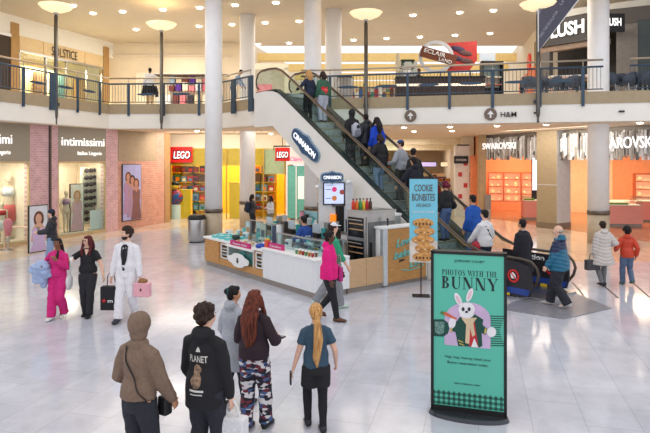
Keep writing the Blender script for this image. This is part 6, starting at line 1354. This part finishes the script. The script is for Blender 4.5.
# patterned leggings
pm = bpy.data.materials.new('camo leggings'); pm.use_nodes = True; nt = pm.node_tree; bs = nt.nodes['Principled BSDF']; tc = nt.nodes.new('ShaderNodeTexCoord'); mp = nt.nodes.new('ShaderNodeMapping'); mp.inputs['Rotation'].default_value = (.5, .5, 0); mp.inputs['Scale'].default_value = (1, 1, 1.9); vz = nt.nodes.new('ShaderNodeTexVoronoi'); vz.inputs['Scale'].default_value = 17; nt.links.new(tc.outputs['Object'], mp.inputs[0]); nt.links.new(mp.outputs[0], vz.inputs['Vector'])
sp_ = nt.nodes.new('ShaderNodeSeparateColor'); nt.links.new(vz.outputs['Color'], sp_.inputs[0]); rp = nt.nodes.new('ShaderNodeValToRGB'); rp.color_ramp.interpolation = 'CONSTANT'; e = rp.color_ramp.elements; e[0].color = lin((34, 34, 52)); e[1].position = .3; e[1].color = lin((216, 212, 214))
for ps, c in ((.55, (110, 40, 54)), (.72, (70, 96, 140)), (.86, (24, 24, 34))): q = e.new(ps); q.color = lin(c)
nt.links.new(sp_.outputs[0], rp.inputs[0]); nt.links.new(rp.outputs[0], bs.inputs['Base Color']); bs.inputs['Roughness'].default_value = .8
r = person('girl with waist-long auburn hair in dark jacket and red-white-blue camouflage trousers', (X_(254, 6.86), 6.86, 0), -.35, 1.63, 0, 'jacket', fab('burgundy black', (48, 34, 42)), 'jacket', .52, bot=pm, botw=1.5, shoem=mat('chunky black shoe', (40, 40, 44), .6), hair='long', hairm=HAUB, hairlen=.34, rf=(.07, .05, 0), lf=(-.045, -.04, 0), rh=(.12, .15, .62), lh=(-.08, .15, .6), male=False, detail=2, seed=13, face=True, yaw=-.15)
h = W(r, r['hand0']); g = thing('raised_phone', 'black phone held out by the girl with waist-long hair', 'phone', h, -.4); obj('phone_body', MB().box(-.03, -.02, -.01, .07, .05, .005), BLACK, g); obj('phone_screen', MB().box(-.02, -.01, .005, .06, .04, .007), GREY, g)
r = person('child with long golden ponytail in petrol-blue t-shirt, black shorts and leggings', (X_(316, 6.86), 6.86, 0), .12, 1.46, 0, 'tee', fab('petrol blue', (58, 84, 104)), 't_shirt', .5, sleeve=.5, bot=fab('black legging', (30, 30, 36)), botw=.3, botname='leggings', shoem=mat('black trainer', (36, 38, 44), .5), hair='pony', hairm=HBL, hairlen=.31, rf=(.05, -.06, .0), lf=(-.06, .05, .01), rh=(.17, .06, .5), lh=(-.2, .02, .42), male=False, detail=2, seed=15, child=True)
b = MB(); rxy(b, [(0, 0, .45*1.46, .16, .13), (0, 0, .5*1.46, .155, .12), (0, 0, .6*1.46, .125, .095)]); 
b.tube([(.07, 0, .74), (.08, -.02, .5)], .1).tube([(-.07, 0, .74), (-.08, .02, .5)], .1); remesh('shorts', b, .012, CB, r['t'], fold=.006, seed=3)
h = W(r, r['hand1']); g = thing('lowered_phone', 'black phone in the lowered hand of the ponytailed child', 'phone', h-Vector((0.01, 0, .1)), .1); obj('phone_body', MB().box(-.01, -.05, 0, .01, .04, .14), BLACK, g); obj('phone_screen', MB().box(-.014, -.045, .01, -.01, .035, .13), GREY, g)
# -- by the kiosk
HP = fab('hot pink fleece', (232, 24, 128), var=.1)
r = person('person in hot pink hoodie and black leggings walking along the kiosk', (X_(329, 11.5), 11.5, 0), -pi/2-.25, 1.76, 3, 'hoodie', HP, 'hoodie', .47, sw=1.25, bot=CB, botw=.5, shoem=BRS, hair='bun', hairm=HB, rf=(.04, .1, 0), lf=(-.04, -.14, .05), rh=(.15, .06, .46), lh=(-.12, .1, .52), hood='down', detail=2, seed=17, yaw=.1, fat=1.12)
g = thing('magenta_bag', 'magenta bag on the hip of the person in hot pink', 'bag', W(r, (-.2, .16, .9)), -1.2); obj('bag_body', MB().box(-.11, -.05, -.16, .11, .05, .14), mat('magenta nylon', (190, 40, 130), .5), g, bevel=.03); obj('bag_strap', MB().tube([(-.1, 0, .1), (-.05, 0, .35), (.05, 0, .35), (.1, 0, .1)], .012, 6), GREY, g)
r = person('person in white cap, green shirt and grey trousers behind the one in hot pink', (X_(332.5, 12.45), 12.45, 0), -pi/2+.4, 1.83, 0, 'tee', fab('kelly green', (50, 160, 120)), 'green_shirt', .5, sleeve=.9, bot=fab('grey trouser', (140, 142, 148)), botw=1.5, shoem=mat('mint trainer', (190, 214, 200), .5), hair='short', hairm=HBR, rf=(.04, .08, 0), lf=(-.04, -.2, .05), rh=(.15, .12, .5), hat=('cap', CW), seed=18, detail=1)
r = person('bakery worker in blue and white jacket and dark cap inside the kiosk', K(1.12, 1.95), .8, 1.68, 1, 'jacket', fab('royal blue', (36, 74, 150), c2=(36, 70, 140)), 'jacket', .5, bot=NAVYC, hair='short', hairm=HB, rh=(.1, .2, .62), lh=(-.1, .2, .62), hat=('cap', CB), seed=19, detail=1, lean=.12)
decal(r, 'white_panel', [[(-.16, 1.0), (.16, 1.0), (.16, 1.17), (-.16, 1.17)]], CW)
r = person('person with dark backpack talking beside the cream column', (X_(252, 25.2), 25.2, 0), -1.1, 1.68, 1, 'jacket', fab('grey black leather', (54, 54, 58), rough=.4), 'jacket', .5, bot=CB, hair='bob', hairm=HB, hairlen=.14, rh=(.1, .2, .66), seed=21, detail=0, male=False)
g = thing('navy_backpack', 'navy backpack on the person beside the cream column', 'backpack', W(r, (0, -.2, 1.12)), -1.1); b = MB(); b.ball((0, 0, 0), (.19, .12, .25)); remesh('pack_body', b, .02, NAVYC, g); obj('pack_pocket', MB().ball((0, -.1, -.08), (.12, .05, .12)), JG, g, True)
r = person('woman in white top with dark braids facing the backpack wearer', (X_(270.5, 25.5), 25.5, 0), 2.3, 1.6, 2, 'tee', CW, 'white_top', .5, sleeve=1, bot=fab('olive cargo', (130, 124, 100)), hair='long', hairm=HB, hairlen=.14, rh=(.06, .16, .66), lh=(-.08, .16, .64), male=False, seed=22, detail=0)
# -- by the escalator foot
pE = Vector((4.66, 13.8, .06)); r = person('dark-haired man in long black coat stepping onto the escalator', pE, TH+.05, 1.70, 1, 'coat', fab('black wool', (30, 31, 40)), 'coat', .27, sw=2.0, bot=JB, shoem=mat('blue shoe', (60, 110, 170), .5), hair='short', hairm=HB, rf=(.05, .04, 0), lf=(-.05, -.1, .01), lh=(-.12, .04, .46), seed=23, detail=1, pitch=-.25, fat=1.25)
obj('grey_collar', MB().tube([r['up'](-.04, -.02, .84), r['up'](0, -.045, .85), r['up'](.04, -.02, .84)], .016), GRYC, r['t'], True)
TEALJ = fab('teal nylon', (26, 104, 136), rough=.4)
r = person('bald man in teal puffer jacket with navy shoulders and dark trousers', (X_(559, 12.5), 12.5, 0), .85, 1.76, 0, 'puffer', TEALJ, 'puffer_jacket', .46, bot=JG, botw=1.9, shoem=mat('grey trainer', (196, 194, 190), .5), hair='bald', hairm=HGR, rf=(.05, .13, 0), lf=(-.05, -.12, .03), rh=(.14, .02, .46), lh=(-.13, .1, .5), puff=.085, hood='down', seed=25, detail=2, yaw=.25, fat=1.3)
me = r['top'].data; me.materials.append(fab('navy nylon', (28, 44, 78), rough=.4))
for f in me.polygons:
    if f.center.z > 1.2 and f.center.z < 1.46 and abs(f.center.x) < .36 and (f.center.z > 1.26-.5*max(0, abs(f.center.x)-.15)): f.material_index = 1
GJ = fab('oyster nylon', (208, 200, 194), rough=.5)
r = person('woman in long oyster-grey puffer coat and grey leggings walking away', G(603, 286), .12, 1.63, 0, 'puffer', GJ, 'puffer_coat', .33, bot=fab('grey legging', (120, 120, 122)), botw=.4, shoem=BLACK, hair='bun', hairm=HBR, rf=(.05, .06, 0), lf=(-.05, -.05, .02), lh=(-.14, .02, .45), rh=(.15, .1, .62), puff=.085, hood='down', male=False, seed=27, detail=2, yaw=-.2, sw=1.25, fat=1.1)
h = W(r, r['hand1']); g = thing('dark_handbag', 'charcoal handbag with long handles carried beside the oyster coat', 'bag', (h.x-.02, h.y, .40), .2); obj('bag_body', MB().prism([(-.19, -.07), (.19, -.07), (.19, .07), (-.19, .07)], 0, .26), fab('charcoal leather', (70, 68, 72), rough=.5), g, bevel=.02); obj('bag_handle', MB().tube([(-.1, 0, .25), (-.06, 0, .4), (.06, 0, .4), (.1, 0, .25)], .009, 6), CB, g)
RO = fab('rust orange nylon', (204, 66, 36), rough=.5)
r = person('boy in rust-orange hooded jacket and jeans walking beside the oyster coat', G(627, 285), -.1, 1.46, 1, 'jacket', RO, 'jacket', .48, bot=fab('slate denim', (92, 112, 140)), botw=1.2, shoem=mat('green trainer', (76, 104, 86), .5), hair='curly', hairm=HB, rf=(.05, -.1, .05), lf=(-.05, .06, 0), lh=(-.15, .12, .58), rh=(.15, .0, .5), hood='down', seed=29, detail=2, sw=1.3, child=True)
# -- riders on the escalator
def ride(s, v, dz=0):
    z = tread(max(0, int((s-1.82)/.4)))
    return Vector(E(v, s, z+dz))
def rider(label, px, v, py, dyaw=0, **k):
    r_ = (px-325)/F; cx_, cy_ = E(v, 0)[:2]; s = (cx_-r_*cy_)/(sin(TH)+r_*cos(TH)); q = ride(s, v); H = min(1.84, max(1.45, (CZ+(HY-py)/F*q.y-q.z)/1.012))
    k.setdefault('sw', 1.35); k.setdefault('fat', 1.1); k.setdefault('detail', 1); k.setdefault('rf', (.055, .02, 0)); return person(label, ride(s, v), TH+dyaw, H, **k)
r = rider('rider in white sweater with black strap, lowest on the escalator', 485, .62, 207, .05, skin=0, top='hoodie', topm=CW, topname='sweater', hem=.5, bot=NAVYC, hair='short', hairm=HB, seed=31, rh=(.14, .12, .55), lh=(-.1, .2, .52))
decal(r, 'black_strap', [[(-.13, 1.42), (-.1, 1.44), (.15, 1.02), (.12, 1.0)]], CB)
g = thing('red_jacket', 'red jacket hanging over the arm of the rider in the white sweater', 'jacket', W(r, (-.24, .1, .86)), TH); b = MB(); b.ball((0, 0, .05), (.11, .13, .15)).ball((.02, 0, -.15), (.1, .11, .17)); remesh('jacket_body', b, .014, fab('crimson nylon', (176, 30, 48), rough=.5), g, fold=.012); obj('jacket_cuff', MB().ball((.02, -.03, -.3), (.05, .06, .05)), fab('crimson nylon', (176, 30, 48)), g, True)
rider('rider in royal blue jacket and jeans near the escalator foot', 473, 1.18, 193, skin=1, top='jacket', topm=fab('cobalt cloth', (28, 84, 172)), hem=.47, bot=JB, hair='short', hairm=HB, seed=33, sw=1.6, fat=1.25)
r = rider('woman rider with short burgundy hair, black top and blue jeans', 446, 1.1, 180, skin=1, top='tee', topm=CB, topname='black_top', hem=.55, sleeve=1, bot=JB, botw=.8, hair='bob', hairm=HBURG, hairlen=.06, seed=35, male=False, fat=1.1)
g = thing('black_shoulder_bag', 'round black shoulder bag of the burgundy-haired rider', 'bag', W(r, (.27, -.02, .98)), TH); b = MB(); b.ball((0, 0, 0), (.07, .14, .12)); remesh('bag_body', b, .016, CB, g, fold=.006); obj('bag_strap', MB().tube([(0, -.08, .08), (-.05, 0, .42), (0, .08, .08)], .01, 6), CB, g)
r = rider('broad man rider in dark navy hoodie and cap with one hand on the handrail', 414, .58, 153, skin=1, top='hoodie', topm=fab('midnight fleece', (28, 30, 42)), hem=.5, bot=fab('khaki trouser', (150, 128, 100)), hair='short', hairm=HB, hood='down', seed=37, fat=1.25, sw=1.7, lh=(-.2, .16, .54), rh=(.16, .05, .5), hat=('cap', CB))
r = rider('rider in dark camouflage cap and black jacket with a yellow mark, looking sideways', 414, 1.1, 142, skin=1, top='jacket', topm=CB, hem=.5, bot=JG, hair='short', hairm=HB, seed=39, yaw=-.9, hat=('cap', fab('camo cap', (70, 72, 60), c2=(40, 44, 40), scale=30)), beard=HB)
decal(r, 'yellow_mark', [[(-.12+.1*cos(a), 1.3+.1*sin(a)) for a in np.linspace(0, 2*pi, 14, False)]], mat('mark yellow', (214, 180, 40), .7, var=.3, scale=30))
rider('rider in pale grey hoodie and bright blue cap turned to the handrail', 401, 1.12, 134, .2, skin=0, top='hoodie', topm=GRYC, hem=.5, bot=fab('dark olive', (60, 62, 56)), hair='short', hairm=HBR, seed=41, yaw=.5, hat=('cap', fab('cap blue', (36, 74, 136))), lh=(-.14, .16, .6))
r = rider('woman rider in black with brown hair and a tan shoulder bag', 380, .62, 133, skin=1, top='jacket', topm=CB, hem=.42, bot=JL, botw=.8, hair='bob', hairm=HBR, hairlen=.1, seed=43, male=False, fat=1.25, lh=(-.22, .1, .6))
g = thing('tan_shoulder_bag', 'tan shoulder bag hanging on the woman rider in black', 'bag', W(r, (.27, -.04, .86)), TH); obj('bag_body', MB().box(-.05, -.12, -.13, .05, .12, .13), mat('tan leather', (170, 100, 56), .5), g, bevel=.02); obj('bag_strap', MB().tube([(0, -.08, .12), (-.08, -.02, .5), (0, .08, .12)], .012, 6), mat('tan leather', (170, 100, 56), .5), g)
r = rider('woman rider with long black hair over a bright blue coat', 377, 1.2, 116, skin=1, top='jacket', topm=fab('bright blue', (24, 70, 196)), hem=.42, bot=JG, hair='long', hairm=HB, hairlen=.24, seed=45, male=False)
rider('small rider in black between the blue coat and the grey backpack', 366, 1.05, 113, skin=2, top='puffer', topm=fab('black nylon', (34, 36, 44)), hem=.42, bot=JG, hair='short', hairm=HB, hood='down', seed=47, puff=.08)
r = rider('rider in black hood carrying a pale grey backpack', 352, .62, 107.5, skin=2, top='hoodie', topm=CB, hem=.45, bot=JG, hair='none', hood='up', seed=49, shoem=PURE)
g = thing('grey_backpack', 'pale grey backpack worn by the hooded rider', 'backpack', W(r, (0, -.2, 1.16)), TH); b = MB(); b.ball((0, 0, 0), (.17, .11, .24)).box(-.13, -.06, -.2, .13, .08, .16); remesh('pack_body', b, .016, fab('pale grey nylon', (186, 188, 200)), g, fold=.005)
b = obj('pack_pocket', MB().box(-.1, -.14, -.17, .1, -.08, .0), fab('mid grey nylon', (128, 130, 142)), g, bevel=.015); obj('pack_print', MB().vprism([(-.05, .04), (.05, .04), (.07, .12), (0, .16), (-.07, .12)], -.125, -.115), JG, g)
r = rider('blonde rider in navy top close to the top of the escalator', 309, .62, 67.5, skin=0, top='tee', topm=NAVYC, topname='navy_top', hem=.52, sleeve=1, bot=CB, botw=.6, hair='long', hairm=HBL, hairlen=.15, seed=51, male=False, shoem=PURE, lh=(-.2, .12, .62))
r = rider('rider in green jacket with a red heart on the back and pale jeans', 323, 1.15, 70.5, skin=0, top='jacket', topm=fab('bottle green cloth', (62, 104, 82)), hem=.52, bot=fab('lilac denim', (196, 200, 216)), hair='bob', hairm=HBR, hairlen=.12, seed=53, male=False)
decal(r, 'red_heart', [[(0, 1.0), (.15, 1.17), (.14, 1.26), (.07, 1.28), (0, 1.22), (-.07, 1.28), (-.14, 1.26), (-.15, 1.17)]], mat('heart red', (214, 30, 40), .6)); tdecal(r, 'LOVE', CW, 0, 1.15, .04, .14)
# -- upstairs
r = person('person in pale top with black jacket tied at the waist, standing upstairs by the lamp', (X_(150, 26.4), 26.4, ZU), .2, 1.72, 2, 'tee', CW, 'pale_top', .52, sleeve=1, bot=fab('sand trouser', (222, 184, 130)), hair='bun', hairm=HB, seed=55, detail=0, rh=(.1, .14, .78))
b = MB(); rxy(b, [(0, 0, .5, .26, .16), (0, 0, .75, .25, .15), (0, 0, 1.0, .17, .12)]); b.tube([(-.24, 0, .9), (-.3, 0, .45)], .08).tube([(.24, 0, .9), (.3, 0, .4)], .08); remesh('tied_jacket', b, .02, CB, r['t'], fold=.02)
person('person in pale blue leaning over behind the short railing upstairs', (X_(233, 26.3), 26.3, ZU), -1.9, 1.6, 1, 'tee', fab('pale blue cotton', (166, 190, 220)), 'blue_shirt', .5, sleeve=1, bot=JB, hair='short', hairm=HB, seed=57, detail=0, lean=.55, rh=(.1, .35, .45), lh=(-.1, .35, .45))
person('attendant with dark hair behind the snack counter upstairs', (X_(419, 26.9), 27.0, ZU), pi, 1.75, 2, 'tee', CB, 'black_top', .5, sleeve=.5, bot=JG, hair='curly', hairm=HBR, seed=59, detail=0)
person('small figure in dark clothes behind the terrace railing upstairs', (X_(523, 24.6), 24.6, ZU), .5, 1.05, 2, 'tee', NAVYC, 'navy_top', .5, sleeve=1, bot=JG, hair='short', hairm=HB, seed=61, detail=0)
for i, (px, Y, H_) in enumerate(((421, 36, 1.7), (437, 41, 1.65), (444, 45, 1.75), (430, 52, 1.7))):
    person(['shopper in brown deep in the corridor', 'shopper in wine red deep in the corridor', 'shopper in slate blue deep in the corridor', 'furthest shopper, in grey, at the corridor end'][i], (X_(px, Y), Y, 0), [.3, pi, -.2, 2.8][i], H_, i % 3, 'jacket', fab('corridor cloth %d' % i, [(110, 80, 60), (120, 40, 50), (60, 70, 100), (130, 130, 130)][i]), bot=JG, hair='short', hairm=HB, seed=63+i, detail=0)
